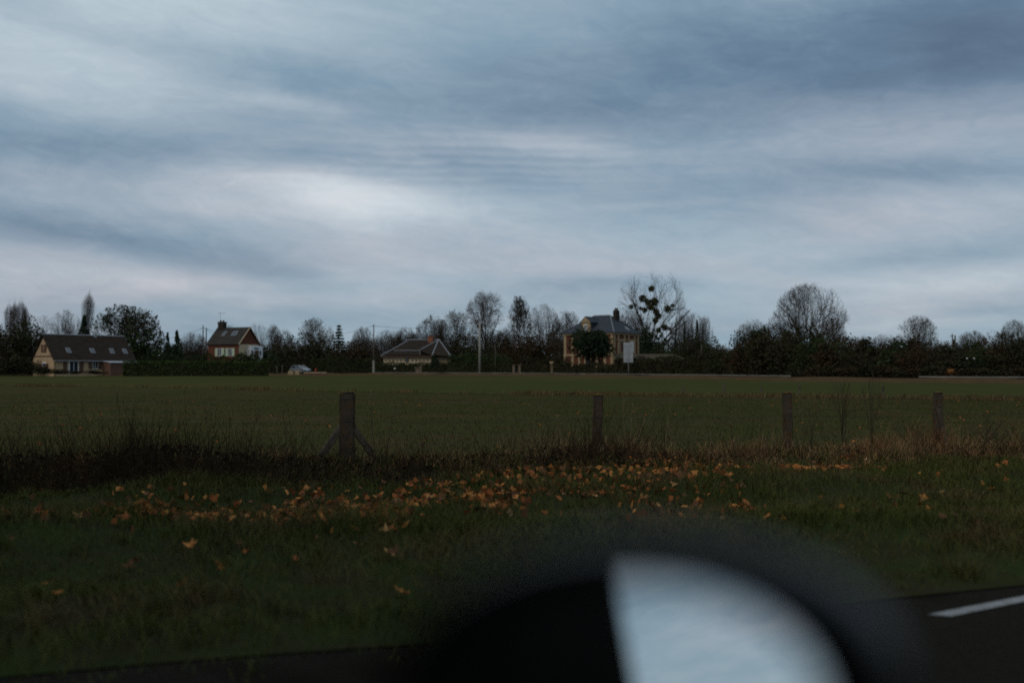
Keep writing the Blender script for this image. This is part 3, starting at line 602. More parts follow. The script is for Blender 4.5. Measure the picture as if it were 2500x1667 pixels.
# gable end (x = 0 face): upper shuttered window, beam, lower arched window
bxp('beam', h1, M_brownpaint, -.08, 0.0, .02, W1 - .02, E1 + .25, E1 + .42)
us = bxp('shutter', h1, M_brownpaint, -.10, 0.0, W1 / 2 - 1.0, W1 / 2 + .75, 3.75, 5.15); bxp('cross_bar', us, M_cream2, -.13, -.10, W1 / 2 - .16, W1 / 2 - .09, 3.75, 5.15)
aw = MB(); cy, rr = 3.5, 1.0
arc = [(cy + rr * math.cos(t), 1.35 + .75 * math.sin(t)) for t in np.linspace(0, math.pi, 9)]
poly = [(cy + rr, .5)] + arc + [(cy - rr, .5)]; kk = len(poly)
aw.add([(-.07, y, z) for y, z in poly] + [(.02, y, z) for y, z in poly], [tuple(range(kk - 1, -1, -1))] + [(i, (i + 1) % kk, (i + 1) % kk + kk, i + kk) for i in range(kk)])
wa = aw.build('arched_window', M_white, h1); bxp('pane', wa, M_glass, -.09, -.04, cy - .35, cy + .35, .6, 1.85)
for s in (-1, 1): bxp('shutter', h1, M_brownpaint, -.12, -.05, cy + s * .95 - .5, cy + s * .95 + .5, .55, 1.8)
# front: shutters, door, window, lean-to of brick
for x in (1.9, 4.9, 6.6, 8.4): bxp('shutter', h1, M_brownpaint, x - .35, x + .35, -.10, 0.0, .2 if x < 5 else .9, 2.25)
dr_ = bxp('door', h1, M_white, 2.55, 4.35, -.06, .02, 0, 2.3); bxp('pane', dr_, M_glass, 2.75, 3.4, -.08, -.03, .3, 2.15); bxp('pane', dr_, M_glass, 3.5, 4.2, -.08, -.03, .3, 2.15)
window_front(h1, 7.5, .9, 1.0, 1.35)
lt = MB().box(8.9, 14.2, -2.6, -.02, -.4, 1.95).build('brick_shed', M_brickdk, h1); MB().slab([(8.7, -2.85, 2.02), (14.4, -2.85, 2.02), (14.4, -.05, 2.35), (8.7, -.05, 2.35)], .1).build('shed_roof', M_zinc, lt)
MB().box(9.2, 9.75, W1 / 2 - .3, W1 / 2 + .3, RG - .5, RG + .35).build('chimney', M_zinc, r1_)

# 2: small brick house, right gable towards us
h2 = house_at('brick_house', 582, 197, -26.4, 'small red brick house with grey tiled roof, big chimney and white porch')
L2, W2, E2, RG2 = 8.0, 5.9, 6.0, 9.15
mb = MB(); mb.box(-L2, 0, 0, .3, -.4, E2); mb.box(-L2, 0, W2 - .3, W2, -.4, E2); mb.build('wall', M_brick, h2)
for x0, nm in ((-.3, 'gable_wall'), (-L2, 'gable_wall')):
    v = [(x0, .001, -.4), (x0, W2 - .001, -.4), (x0, W2 - .001, E2), (x0, W2 / 2, RG2 - .15), (x0, .001, E2)]; v2 = [(x + .3, y, z) for x, y, z in v]
    pyd(nm, v + v2, [(4, 3, 2, 1, 0), (5, 6, 7, 8, 9), (0, 1, 6, 5), (1, 2, 7, 6), (2, 3, 8, 7), (3, 4, 9, 8), (4, 0, 5, 9)], M_brick, h2)
sl2 = (RG2 - E2) / (W2 / 2); rf = MB(); ov = .35
rf.slab([(-L2 - .3, -ov, E2 - ov * sl2 + .1), (.35, -ov, E2 - ov * sl2 + .1), (.35, W2 / 2, RG2 + .1), (-L2 - .3, W2 / 2, RG2 + .1)], .15)
rf.slab([(.35, W2 + ov, E2 - ov * sl2 + .1), (-L2 - .3, W2 + ov, E2 - ov * sl2 + .1), (-L2 - .3, W2 / 2, RG2 + .1), (.35, W2 / 2, RG2 + .1)], .15)
r2_ = rf.build('roof', M_tileg, h2)
for s in (0, 1):
    y0, y1 = (-ov, W2 / 2) if s == 0 else (W2 + ov, W2 / 2)
    MB().tube([(.36, y0, E2 - ov * sl2 + .08), (.36, y1, RG2 + .08)], .09, 5).build('bargeboard', M_cream2, r2_)
for x, w in ((-5.3, .8), (-2.6, 1.25)): skylight(r2_, (x, 1.75, E2 + .1 + 1.75 * sl2), (1, 0, 0), (0, 1, sl2), w, 1.2, (0, -sl2, 1))
ch = MB().box(-L2 + .25, -L2 + 1.75, W2 / 2 - .45, W2 / 2 + .5, 7.6, 10.2).box(-L2 + .17, -L2 + 1.83, W2 / 2 - .53, W2 / 2 + .58, 10.2, 10.4).build('chimney', M_dark, r2_)
for x in (-L2 + .6, -L2 + 1.35): MB().tube([(x, W2 / 2, 10.4), (x, W2 / 2, 10.75)], [.22, .18], 8).build('chimney_pot', M_dark, ch)
an = MB().tube([(-L2 + .5, W2 / 2, 10.3), (-L2 + .5, W2 / 2, 12.5)], .03, 5).build('antenna', M_metal, h2)
mb = MB().tube([(-L2 - .2, W2 / 2, 12.2), (-L2 + 1.7, W2 / 2, 12.2)], .025, 5)
for i, x in enumerate((-.2, .05, .3, .6, 1.0, 1.4, 1.7)): mb.tube([(-L2 + x, W2 / 2 - .35, 12.2), (-L2 + x, W2 / 2 + .35, 12.2)], .015, 4)
mb.build('antenna_boom', M_metal, an)
for x in (-4.85, -2.1):
    window_front(h2, x, 3.45, 1.0, 1.5)
    for s in (-1, 1): bxp('shutter', h2, M_palegreen, x + s * .86 - .28, x + s * .86 + .28, -.11, -.02, 3.4, 5.0)
window_front(h2, -3.45, 3.45, .5, 1.5, M_palegreen, 0)
# right gable face: whitewashed lower wall and white framed porch
bxp('whitewash_panel', h2, M_cream2, 0.0, .05, .1, W2 - .1, 1.0, 5.75)
po = bxp('porch', h2, M_white, .05, 1.1, 2.4, 5.85, 2.3, 5.5)
bxp('door', po, M_brownpaint, 1.1, 1.16, 3.4, 4.7, 2.6, 4.6)
for y in (2.75, 5.2): bxp('pane', po, M_glass, 1.1, 1.15, y - .2, y + .2, 3.6, 4.5)
bxp('fanlight', po, M_glass, 1.1, 1.15, 3.3, 4.6, 4.85, 5.1)

# 3: hip-roofed bungalow
h3 = house_at('bungalow', 936, 207, -4, 'low cream bungalow with dark hipped roof and orange chimney')
L3, W3, E3, RG3 = 13.6, 9.0, 3.55, 7.0
bxp('wall', h3, M_cream2, 0, 9.95, 0, W3, -.4, E3); bxp('wall', h3, M_stone, 9.95, L3 - .2, .9, W3 - .002, -.4, E3 - .002)
e0 = .5; A = [(-e0, -e0, E3), (L3 + e0, -e0, E3), (L3 + e0, W3 + e0, E3), (-e0, W3 + e0, E3)]; r0_, r1x = (4.7, W3 / 2, RG3), (L3 - 2.6, W3 / 2, RG3)
mb = MB(); mb.slab([A[0], A[1], r1x, r0_], .14); mb.slab([A[1], A[2], r1x], .14); mb.slab([A[2], A[3], r0_, r1x], .14); mb.slab([A[3], A[0], r0_], .14)
mb.box(-e0 + .1, L3 + e0 - .1, -e0 + .1, W3 + e0 - .1, E3 - .12, E3 - .02); r3_ = mb.build('roof', M_tile, h3)
def cap(par, p, q, r=.09, m=M_zinc): MB().tube([p, q], r, 5).build('ridge_cap', m, par)
up_ = lambda p, dz=.06: (p[0], p[1], p[2] + dz)
cap(r3_, up_(r0_), up_(r1x)); cap(r3_, up_(A[0]), up_(r0_)); cap(r3_, up_(A[1]), up_(r1x))
# front wing roof with its own pale hips
wl, wr, wf = 7.7, 10.3, -.8
wp = [(wl, wf, E3 + 1.1), (wr, wf, E3 + .15), (wr, 2.0, E3 + .15)]
wing = MB(); ap = (r1x[0] - .1, W3 / 2 - .15, RG3 + .06); wing.slab([(wl, wf, E3 + 1.15), (wr, wf, E3 + .1), ap], .12); wing.slab([(wl - .6, 1.5, E3 + 1.15), (wl, wf, E3 + 1.15), ap], .12)
wing.slab([(wr, wf, E3 + .1), (L3 + .3, -.3, E3 + .1), ap], .12)
wg = wing.build('wing_roof', M_tile, h3)
cap(wg, (wl, wf, E3 + 1.2), ap); cap(wg, (wr, wf, E3 + .15), ap); cap(wg, (wl, wf, E3 + 1.15), (wl + .15, wf, E3 + .2), .06)
MB().slab([(.4, -.62, E3 + .20), (7.7, -.62, E3 + .20), (7.7, .9, E3 + 1.16), (1.6, .9, E3 + 1.16)], .1).build('porch_roof', M_tile, h3)
MB().tube([(2.0, .9, E3 + 1.16), (7.7, .9, E3 + 1.16)], .06, 5).build('gutter', M_zinc, h3)
bxp('fascia', h3, M_brownpaint, -.5, 10.3, -.62, -.52, E3 - .28, E3 - .02)
c3_ = MB().box(8.75, 9.75, W3 / 2 - .8, W3 / 2 + .1, 6.1, 7.55).box(8.68, 9.82, W3 / 2 - .87, W3 / 2 + .17, 7.55, 7.75).build('chimney', mat('orange_brick', (.27, .11, .06), (.2, .085, .05), 3), r3_)
MB().box(8.9, 9.6, W3 / 2 - .7, W3 / 2, 7.75, 7.95).build('chimney_pot', M_dark, c3_)
for i in range(12):
    x = .5 + i * .8
    if abs(x - 5.0) < .5: continue
    mb = MB(); mb.add([(x + .22 * math.cos(t), -.05, 2.62 + .16 * math.sin(t)) for t in np.linspace(0, 2 * math.pi, 9)[:-1]] + [(x + .22 * math.cos(t), .01, 2.62 + .16 * math.sin(t)) for t in np.linspace(0, 2 * math.pi, 9)[:-1]], [tuple(range(7, -1, -1))] + [(j, (j + 1) % 8, (j + 1) % 8 + 8, j + 8) for j in range(8)]); mb.build('wall_ornament', M_brownpaint, h3)
w_ = bxp('window', h3, M_dark, 4.75, 5.35, -.06, .02, 2.3, 3.5); bxp('pane', w_, M_glass, 4.83, 5.27, -.08, -.03, 2.4, 3.42)

# 4: two-storey villa, hipped slate roof, cream stone and brick
h4 = house_at('villa', 1497, 183, -35, 'two storey villa of red brick and cream stone with blue slate roof')
L4, W4, E4, RG4 = 10.6, 10.0, 7.55, 11.0
bxp('wall', h4, M_brick, -L4, 0, 0, W4, -.4, E4 - .3)
bxp('cornice', h4, M_stone, -L4 - .25, .25, -.25, W4 + .25, E4 - .3, E4 + .05)
e0 = .45; A = [(-L4 - e0, -e0, E4 + .05), (e0, -e0, E4 + .05), (e0, W4 + e0, E4 + .05), (-L4 - e0, W4 + e0, E4 + .05)]; ra, rb_ = (-L4 / 2 - 1.6, W4 / 2, RG4), (-L4 / 2 + 1.9, W4 / 2, RG4)
mb = MB(); mb.slab([A[0], A[1], rb_, ra], .12); mb.slab([A[1], A[2], rb_], .12); mb.slab([A[2], A[3], ra, rb_], .12); mb.slab([A[3], A[0], ra], .12); mb.box(A[0][0] + .08, A[1][0] - .08, A[0][1] + .08, A[2][1] - .08, E4 - .02 + .08, E4 + .04 + .08)
r4_ = mb.build('roof', M_slate, h4)
cap(r4_, up_(ra), up_(rb_), .10); cap(r4_, up_(A[1]), up_(rb_), .07); cap(r4_, up_(A[0]), up_(ra), .06, M_slate); cap(r4_, up_(A[2]), up_(rb_), .06, M_slate)
c4_ = MB().box(-2.9, -2.2, W4 / 2 + .2, W4 / 2 + 1.5, 9.6, 12.0).build('chimney', M_dark, r4_)
for y in (W4 / 2 + .5, W4 / 2 + 1.2): MB().tube([(-2.55, y, 12.0), (-2.55, y, 12.45)], .16, 7).build('chimney_pot', M_dark, c4_)
# pilasters (stone quoins), stringcourse, plinth
for x in (-L4 + .25, -L4 + 1.9, -7.2, -3.4, -1.7, -.27): bxp('pilaster', h4, M_stone, x - .26, x + .26, -.10, 0.0, -.4, E4 - .3)
for y in (.42, 1.9, 4.3, 6.0, 8.3, 9.72): bxp('pilaster', h4, M_stone, 0.0, .10, y - .27, y + .27, -.4, E4 - .3)
bxp('stringcourse', h4, M_stone, -L4 - .1, .16, -.16, -.101, 3.3, 3.62); bxp('stringcourse', h4, M_stone, .101, .16, -.1, W4 + .1, 3.3, 3.62)
bxp('frieze', h4, M_stone, .101, .14, 0, W4, 6.15, 6.3)
# windows of the right face (x = 0 plane)
def win_side(y, z0, w, h, fill):
    s = bxp('window', h4, M_stone, 0.0, .13, y - w / 2 - .28, y + w / 2 + .28, z0 - .25, z0 + h + .35)
    bxp('shutter' if fill is not M_glass else 'pane', s, fill, .13, .17, y - w / 2, y + w / 2, z0, z0 + h)
win_side(3.1, 4.05, 1.05, 2.0, M_brownpaint); win_side(7.15, 4.05, 1.05, 2.0, M_white); win_side(3.1, .7, 1.05, 2.1, M_glass); win_side(7.15, .7, 1.05, 2.1, M_glass)
for x in (-9.0, -5.3, -2.55):
    for z0 in (.7, 4.05):
        if x == -2.55 and z0 > 3: continue
        sfr = bxp('window', h4, M_stone, x - .8, x + .8, -.13, 0.0, z0 - .25, z0 + 2.4) if x == -5.3 else None
        if sfr: bxp('pane', sfr, M_glass, x - .5, x + .5, -.17, -.13, z0, z0 + 2.0)
skylight(r4_, (-1.0 + .35 * 0 + .1 - 1.0, 6.2, 0), (0, 1, 0), (-1, 0, .6), .8, 1.0, (1, 0, 1.4)) if False else None
k4 = (RG4 - E4 - .05) / (e0 - rb_[0]); skylight(r4_, (-.55, 6.4, E4 + .05 + (e0 + .55) * k4), (0, 1, 0), (-1, 0, k4), .9, 1.0, (k4, 0, 1))
# dormer with pediment on the front slope
dm = MB().box(-6.75, -4.95, -.02, .4, E4 - .1, 9.55).build('dormer', M_stone, h4)
bxp('cheek', dm, M_slate, -6.74, -4.96, .4, 3.0, E4 + .1, 9.5); pd = MB(); pd.prism([(-6.95, 9.55), (-4.75, 9.55), (-5.85, 10.6)], (-.15, .05)); pd.build('pediment', M_stone, dm)
MB().slab([(-7.05, -.1, 9.5), (-5.85, -.1, 10.66), (-5.85, 4.0, 10.66), (-7.05, 3.2, 9.5)][::-1], .08).slab([(-5.85, -.1, 10.66), (-4.65, -.1, 9.5), (-4.65, 3.2, 9.5), (-5.85, 4.0, 10.66)][::-1], .08).build('dormer_roof', M_slate, dm)
w_ = bxp('window', dm, M_white, -6.2, -5.5, -.09, -.02, E4 + .1, 9.2); bxp('pane', w_, M_glass, -6.08, -5.9, -.11, -.06, E4 + .25, 9.05); bxp('pane', w_, M_glass, -5.8, -5.62, -.11, -.06, E4 + .25, 9.05)
# garden shed right of the villa
sh = house_at('garden_shed', 1505, 172, 4, 'long low shed with dark brown roof right of the villa'); sh['category'] = 'shed'
bxp('wall', sh, M_dark, .3, 12.0, .4, 4.0, -.4, 2.6); MB().slab([(0, -.2, 2.55), (12.3, -.2, 2.55), (10.8, 2.6, 3.5), (0, 2.6, 3.5)], .12).build('roof', mat('shed_tile', (.075, .06, .042), (.055, .05, .035), 1.2), sh)
MB().tube([(3.0, -.25, 2.1), (12.1, -.25, 2.75)], .06, 5).build('gutter', M_stone, sh)

# ------------------------------------------------------------------ village furniture
def pole(name, px, top, Yd, r, m, label, zb=.4, base_m=None, n=8):
    b = at(px, 900, Yd); H = at(px, top, Yd).z - zb; e = empty(name, (b.x, b.y, zb), 0, label, 'pole')
    MB().tube([(0, 0, -.3), (0, 0, H)], [r, r * .7], n).build('shaft', m, e, True)
    if base_m: MB().tube([(0, 0, -.3), (0, 0, H * .26)], [r * 1.5, r * 1.45], n).build('stub', base_m, e)
    return e, Vector((b.x, b.y, zb + H))
def arm(e, z, w, m=M_metal): MB().tube([(-w / 2, -.08, z), (w / 2, -.08, z)], .05, 5).build('crossarm', m, e)
e, tA = pole('utility_pole', 495, 794, 206, .15, M_wood, 'taller left pole of the twin wooden poles by the brick house'); arm(e, tA.z - .4 - .6, .9)
e, tA2 = pole('utility_pole', 503, 800, 203, .15, M_wood, 'shorter right pole of the twin wooden poles by the brick house')
e, tB = pole('utility_pole', 912, 792, 200, .14, M_wood, 'wooden pole on a pale stub left of the bungalow', base_m=M_concrete); arm(e, tB.z - .4 - .3, .8)
e, tC = pole('concrete_pole', 1171, 786, 192, .24, M_concrete, 'thick pale concrete pole in front of the birch')
pole('lamp_pole', 1209, 842, 192, .09, M_wood, 'short thin pole right of the concrete pole')
pole('lamp_pole', 1713, 842, 140, .09, M_wood, 'thin pole against the dark bushes right of the road sign')
e, tD = pole('utility_pole', 2326, 815, 116, .10, M_wood, 'left of the two ivy-clad poles in the right hedgerow'); arm(e, tD.z - .4 - .25, .7)
e, tE = pole('utility_pole', 2333, 818, 117, .12, M_wood, 'right of the two ivy-clad poles in the right hedgerow')
place_bush(2329, 834, 116.5, 14, 'cone', 32, 'ivy climbing the twin poles in the right hedgerow', None, M_ever2, 'ivy_column', 'ivy')
def wire(p, q, sag, label, r=.022):
    pts = [p.lerp(q, t) - Vector((0, 0, sag * 4 * t * (1 - t))) for t in np.linspace(0, 1, 15)]
    tag(MB().tube(pts, r, 4).build('overhead_wire', M_wire), label, 'wire')
wire(at(300, 838, 212), tA - Vector((0, 0, .6)), .8, 'overhead wire running left from the twin wooden poles')
wire(tA2 - Vector((0, 0, .2)), at(560, 830, 202), .4, 'overhead wire from the twin poles down to the brick house')
wire(tA - Vector((0, 0, .6)), tB - Vector((0, 0, .3)), 2.6, 'long sagging wire between the twin poles and the pole by the bungalow')
wire(tB - Vector((0, 0, .3)), tC - Vector((0, 0, .5)), .6, 'overhead wire between the wooden pole and the concrete pole')
wire(tC - Vector((0, 0, .5)), at(1400, 840, 190), .7, 'overhead wire from the concrete pole towards the villa')
# road sign seen from behind
b = at(1534, 900, 150); e = empty('road_sign', (b.x, b.y, .4), R(4), 'blank grey back of a tall road sign on its pole before the villa', 'road sign')
MB().box(-.72, .72, -.03, .03, 1.85, 4.85).build('panel', M_metal, e)
for z in (2.3, 3.35, 4.4): bxp('bracket', e, M_zinc, -.5, .5, -.075, -.032, z - .04, z + .04)
MB().tube([(0, -.12, -.3), (0, -.12, 4.8)], .055, 8).build('post', M_zinc, e, True)
# gate pillars, urn, lamps, wall pieces
M_pill = mat('weathered_pillar', (.17, .13, .085), (.12, .095, .065), 1.5, 0.9)
def pillar(px, top, Yd, w, label, zb=.45, urn=False):
    b = at(px, 900, Yd); H = at(px, top, Yd).z - zb; e = empty('gate_pillar', (b.x, b.y, zb), .1, label, 'gate pillar')
    bxp('shaft', e, M_pill, -w / 2, w / 2, -w / 2, w / 2, -.2, H - .2); bxp('cap', e, M_pill, -w * .65, w * .65, -w * .65, w * .65, H - .2, H)
    if urn: MB().tube([(0, 0, H), (0, 0, H + .25), (0, 0, H + .6), (0, 0, H + .75)], [.12, .16, .42, .38], 10).build('urn', M_stone, e, True)
pillar(1254, 890, 186, .42, 'left stone pillar of the garden gate'); pillar(1268, 890, 186, .42, 'right stone pillar of the garden gate')
pillar(1347, 893, 176, .36, 'stone pillar topped by a planter left of the villa', urn=True)
pillar(1020, 897, 196, .95, 'broad cream gate pillar below the bungalow'); pillar(1027, 893, 198, .4, 'narrow cream pillar behind the broad one')
g_ = at(1261, 900, 186); e = empty('garden_gate', (g_.x, g_.y, .45), .1, 'dark iron gate between the two stone pillars', 'gate')
for i in range(7): bxp('bar', e, M_black, -.36 + i * .12 - .015, -.36 + i * .12 + .015, -.015, .015, 0, 1.4)
for z in (.15, 1.2): bxp('rail', e, M_black, -.38, .38, -.03, -.016, z, z + .05)
def globe(px, py, Yd, r, label, zb=.4):
    p = at(px, py, Yd); e = empty('garden_lamp', (p.x, p.y, zb), 0, label, 'lamp'); H = p.z - zb
    MB().tube([(0, 0, -.1), (0, 0, H - r)], .035, 6).build('post', M_black, e)
    bm = bmesh.new(); bmesh.ops.create_icosphere(bm, subdivisions=2, radius=r, matrix=Matrix.Translation((0, 0, H))); me = bpy.data.meshes.new('globe'); bm.to_mesh(me); bm.free(); link('globe', me, M_lamp, e)
globe(964, 900, 199, .22, 'white globe lamp in front of the hedge below the bungalow')
globe(2361, 875, 99, .09, 'left of the two small white globe lamps in the right hedgerow'); globe(2378, 875, 99, .09, 'right of the two small white globe lamps in the right hedgerow')
p = at(2321, 898, 97); e = empty('rusty_barrel', (p.x, p.y, .4), 0, 'orange rusty barrel half hidden in the right hedgerow', 'barrel')
MB().tube([(0, 0, -.1), (0, 0, .8), (0, 0, .88)], [.30, .31, .27], 14).build('drum', M_rust, e, True)
p = at(771, 905, 186); e = empty('fire_hydrant', (p.x, p.y, .45), 0, 'small red hydrant right of the parked car', 'hydrant')
MB().tube([(0, 0, 0), (0, 0, .75), (0, 0, .9)], [.14, .14, .09], 8).build('barrel', M_red, e, True); MB().tube([(-.2, 0, .6), (.2, 0, .6)], .06, 6).build('outlet', M_red, e)
p0 = at(742, 900, 184); p1 = at(796, 900, 184); e = empty('low_wall', (p0.x, p0.y, .1), 0, 'low pale garden wall in front of the parked car', 'wall')
Lw = (p1 - p0).length
bxp('wall_body', e, M_brickdk, 0, Lw, 0, .35, -.2, .42); bxp('coping', e, M_cream2, -.05, Lw + .05, -.05, .40, .42, .55)
for px, hgt, lab in ((676, 1.3, 'left thin post beside the end of the clipped hedge'), (689, 1.4, 'right thin post beside the parked car')):
    p = at(px, 900, 184); e = empty('gate_post', (p.x, p.y, .4), 0, lab, 'post'); bxp('post', e, M_wood, -.08, .08, -.08, .08, -.2, hgt); bxp('cap', e, M_zinc, -.1, .1, -.1, .1, hgt, hgt + .05)
for px, w, lab in ((709, .5, 'small crate-like stone block left of the parked car'), (725, .4, 'pale stone block in front of the parked car')):
    p = at(px, 900, 185); e = empty('stone_block', (p.x, p.y, .4), 0, lab, 'stone'); MB().prism([(-w, -.2), (w, -.2), (w * .9, .55), (-w * .85, .5)], (0, .5)).build('block', M_stone, e)

# parked silver car (local x = forward)
def parked_car(px, Yd, rz):
    b = at(px, 900, Yd); e = empty('parked_car', (b.x, b.y, .5), R(rz), 'silver hatchback parked beside the hedge left of the hydrant', 'car')
    M_car = mat('silver_paint', (.30, .32, .34), rough=0.3, metal=0.5, spec=0.5)
    prof = [(-2.0, .30), (2.0, .28), (2.08, .55), (1.95, .78), (1.15, .95), (.95, .98), (-1.6, .98), (-1.98, .92), (-2.08, .6)]
    mb = MB(); k = len(prof); v = []
    for y, s in ((-.84, .96), (-.88, 1.0), (.88, 1.0), (.84, .96)): v += [(x * s, y, z) for x, z in prof]
    f = [tuple(range(k))] + [tuple(range(4 * k - 1, 3 * k - 1, -1))]
    for r in range(3): f += [(r * k + i, (r + 1) * k + i, (r + 1) * k + (i + 1) % k, r * k + (i + 1) % k) for i in range(k)]
    mb.add(v, f).build('body', M_car, e)
    lo = [(1.05, .97), (-1.85, .97)]; hi = [(.25, 1.46), (-1.45, 1.46)]
    v = [(1.05, -.80, .97), (1.05, .80, .97), (-1.9, .80, .97), (-1.9, -.80, .97), (.22, -.62, 1.44), (.22, .62, 1.44), (-1.5, .62, 1.44), (-1.5, -.62, 1.44)]
    ca = pyd('cabin', v, [(0, 1, 5, 4), (1, 2, 6, 5), (2, 3, 7, 6), (3, 0, 4, 7), (4, 5, 6, 7)], M_glass, e)
    bxp('roof', e, M_car, -1.5, .2, -.63, .63, 1.44, 1.50)
    for s in (-1, 1):
        for xa, xb_ in (((1.05, .97), (.22, 1.45)), ((-.55, .97), (-.6, 1.45)), ((-1.9, .97), (-1.5, 1.45))): MB().tube([(xa[0], s * .81, xa[1]), (xb_[0], s * .635, xb_[1])], .05, 5).build('pillar', M_car, ca)
        bxp('headlight', e, M_lamp, 1.86, 2.0, s * .62 - .17, s * .62 + .17, .62, .78)
        bxp('wing_mirror', e, M_car, .75, .9, s * .98 - .1, s * .98 + .1, .98, 1.12)
        for x in (-1.3, 1.3):
            w = MB().tube([(x, s * .70, .31), (x, s * .90, .31)], .31, 14).build('wheel', M_black, e); MB().tube([(x, s * .89, .31), (x, s * .915, .31)], .19, 10).build('rim', M_zinc, w)
    bxp('number_plate', e, M_white, 2.055, 2.075, -.26, .26, .42, .53)
parked_car(733, 193, -38)

# ------------------------------------------------------------------ near: fence along the verge
M_post = mat('lichen_concrete', (.046, .038, .031), (.072, .056, .042), 7, 0.95, 0.8, c3=(.075, .048, .026), s3=4.5)
M_lichen = mat('orange_lichen', (.20, .13, .03), (.11, .09, .05), 18, 0.95, 0.8)
M_steelbr = mat('brace_concrete', (.095, .078, .060), (.062, .050, .038), 8, 0.95, 0.6)
fe = empty('fence', (0, 13, 0), 0, 'weathered concrete post and wire fence between verge and field', 'fence')
def rough_post(w, d, h, seed):
    bm = bmesh.new(); bmesh.ops.create_cube(bm, size=1, matrix=Matrix.Translation((0, 0, h / 2 - .15)) @ Matrix.Diagonal((w, d, h + .3, 1)))
    bmesh.ops.bevel(bm, geom=[e for e in bm.edges], offset=min(w, d) * .12, segments=2, affect='EDGES')
    bmesh.ops.subdivide_edges(bm, edges=[e for e in bm.edges if e.calc_length() > .2], cuts=7, use_grid_fill=True)
    rr = random.Random(seed)
    for v in bm.verts: v.co += Vector((rr.gauss(0, 1), rr.gauss(0, 1), rr.gauss(0, .6))) * .004
    me = bpy.data.meshes.new('post'); bm.to_mesh(me); bm.free(); return me
POSTS = [(840, 1140, 957, .205, 0.0), (1462, 1128, 963, .125, .012), (1926, 1112, 958, .125, -.008), (2289, 1106, 957, .115, .01)]
PT = []
for i, (px, by, ty, w, ln) in enumerate(POSTS):
    g = gnd(px, by); g.y = fence_y(g.x); H = at(px, ty, g.y).z
    po_ = link('post', rough_post(w, w * .9, H, i), M_post, fe); po_.location = (g.x, g.y - 13, 0); po_.rotation_euler = (ln, ln * 1.5, .12 + ln * 5); PT.append((g.x, g.y, H, w))
    po_['label'] = ['thick lichen-topped strainer post with two braces', 'slim post right of the strainer post', 'third post from the left', 'rightmost post with one brace'][i]
    rg_ = random.Random(i); cp = MB()
    for q in range(16):
        x, y, r = rg_.uniform(-w * .42, w * .42), rg_.uniform(-w * .4, w * .4), rg_.uniform(.012, .026); cp.box(x - r, x + r, y - r, y + r, H - .006, H + rg_.uniform(.004, .014))
    cp.build('lichen', M_lichen, po_)
def brace(i, px, py, tz, dx):
    x, y, H, w = PT[i]; f_ = gnd(px, py); po_ = [c for c in fe.children if c.name.startswith('post')][i]
    p = Vector((dx, -.02, tz)); q = Vector((f_.x - x, (fence_y(f_.x) - y) - .05, -.1)); d = (q - p); L = d.length
    me = rough_post(.085, .085, L, 20 + i + int(dx > 0)); o = link('brace', me, M_steelbr, po_); o.location = p; o.rotation_euler = d.to_track_quat('Z', 'Y').to_euler()
brace(0, 728, 1150, .50, -.09); brace(0, 930, 1140, .49, .09); brace(3, 2340, 1110, .42, .05)
for z in (.30, .60, .90):
    pts = [(-14, fence_y(-14) - 13, z)] + [(x, y - 13 - w * .5 - .004, min(z, H - .06)) for x, y, H, w in PT] + [(14, fence_y(14) - 13, z)]
    full = []
    for p, q in zip(pts[:-1], pts[1:]):
        for t in np.linspace(0, 1, 9)[:-1]: v = Vector(p).lerp(Vector(q), t); v.z -= .05 * 4 * t * (1 - t) * .6; full.append(v)
    full.append(Vector(pts[-1])); MB().tube(full, .0022, 4).build('wire', M_wire, fe)
# thin stakes in the field by the dry strip
for i, (px, ty, by) in enumerate([(1668, 942, 966), (1767, 938, 967), (1858, 944, 968), (1952, 940, 970), (2155, 942, 971)]):
    g = gnd(px, by); e = empty('field_stake', (g.x, g.y, 0), .3 * i, ['first thin stake from the left in the dry grass strip', 'leaning stake, second from the left in the dry strip', 'third faint stake in the dry grass strip', 'thickest stake, fourth in the dry grass strip', 'rightmost faint stake in the dry grass strip'][i], 'stake', 'stakes along the dry grass strip')
    H = at(px, ty, g.y).z; MB().tube([(0, 0, -.1), (.02 * i, 0, H * .6), (.06 if i == 1 else .01, 0, H)], [.055, .05, .045], 6).build('stake', M_wood, e)

# ------------------------------------------------------------------ near: grass, weeds, leaves
def blades(x, y, z, h, wd, rg, lean=.5):
    n = len(x); a = rg.uniform(0, 2 * np.pi, n); c, s = np.cos(a), np.sin(a); b = rg.uniform(0, 2 * np.pi, n); L = h * lean * rg.uniform(.1, 1.2, n)
    P = np.stack([x, y, z], 1); W = np.stack([c, s, np.zeros(n)], 1) * (wd / 2)[:, None]; Dn = np.stack([np.cos(b), np.sin(b), np.zeros(n)], 1)
    m = P + Dn * (L * .35)[:, None] + np.stack([0 * x, 0 * x, h * .6], 1); t = P + Dn * L[:, None] + np.stack([0 * x, 0 * x, h * rg.uniform(.75, 1.0, n)], 1)
    v = np.stack([P - W, P + W, m - W * .8, m + W * .8, t], 1).reshape(-1, 3); k = np.arange(n)[:, None] * 5
    return v, np.concatenate([k + [0, 1, 3], k + [0, 3, 2], k + [2, 3, 4]], 1).reshape(-1, 3)
rg = np.random.default_rng(12)
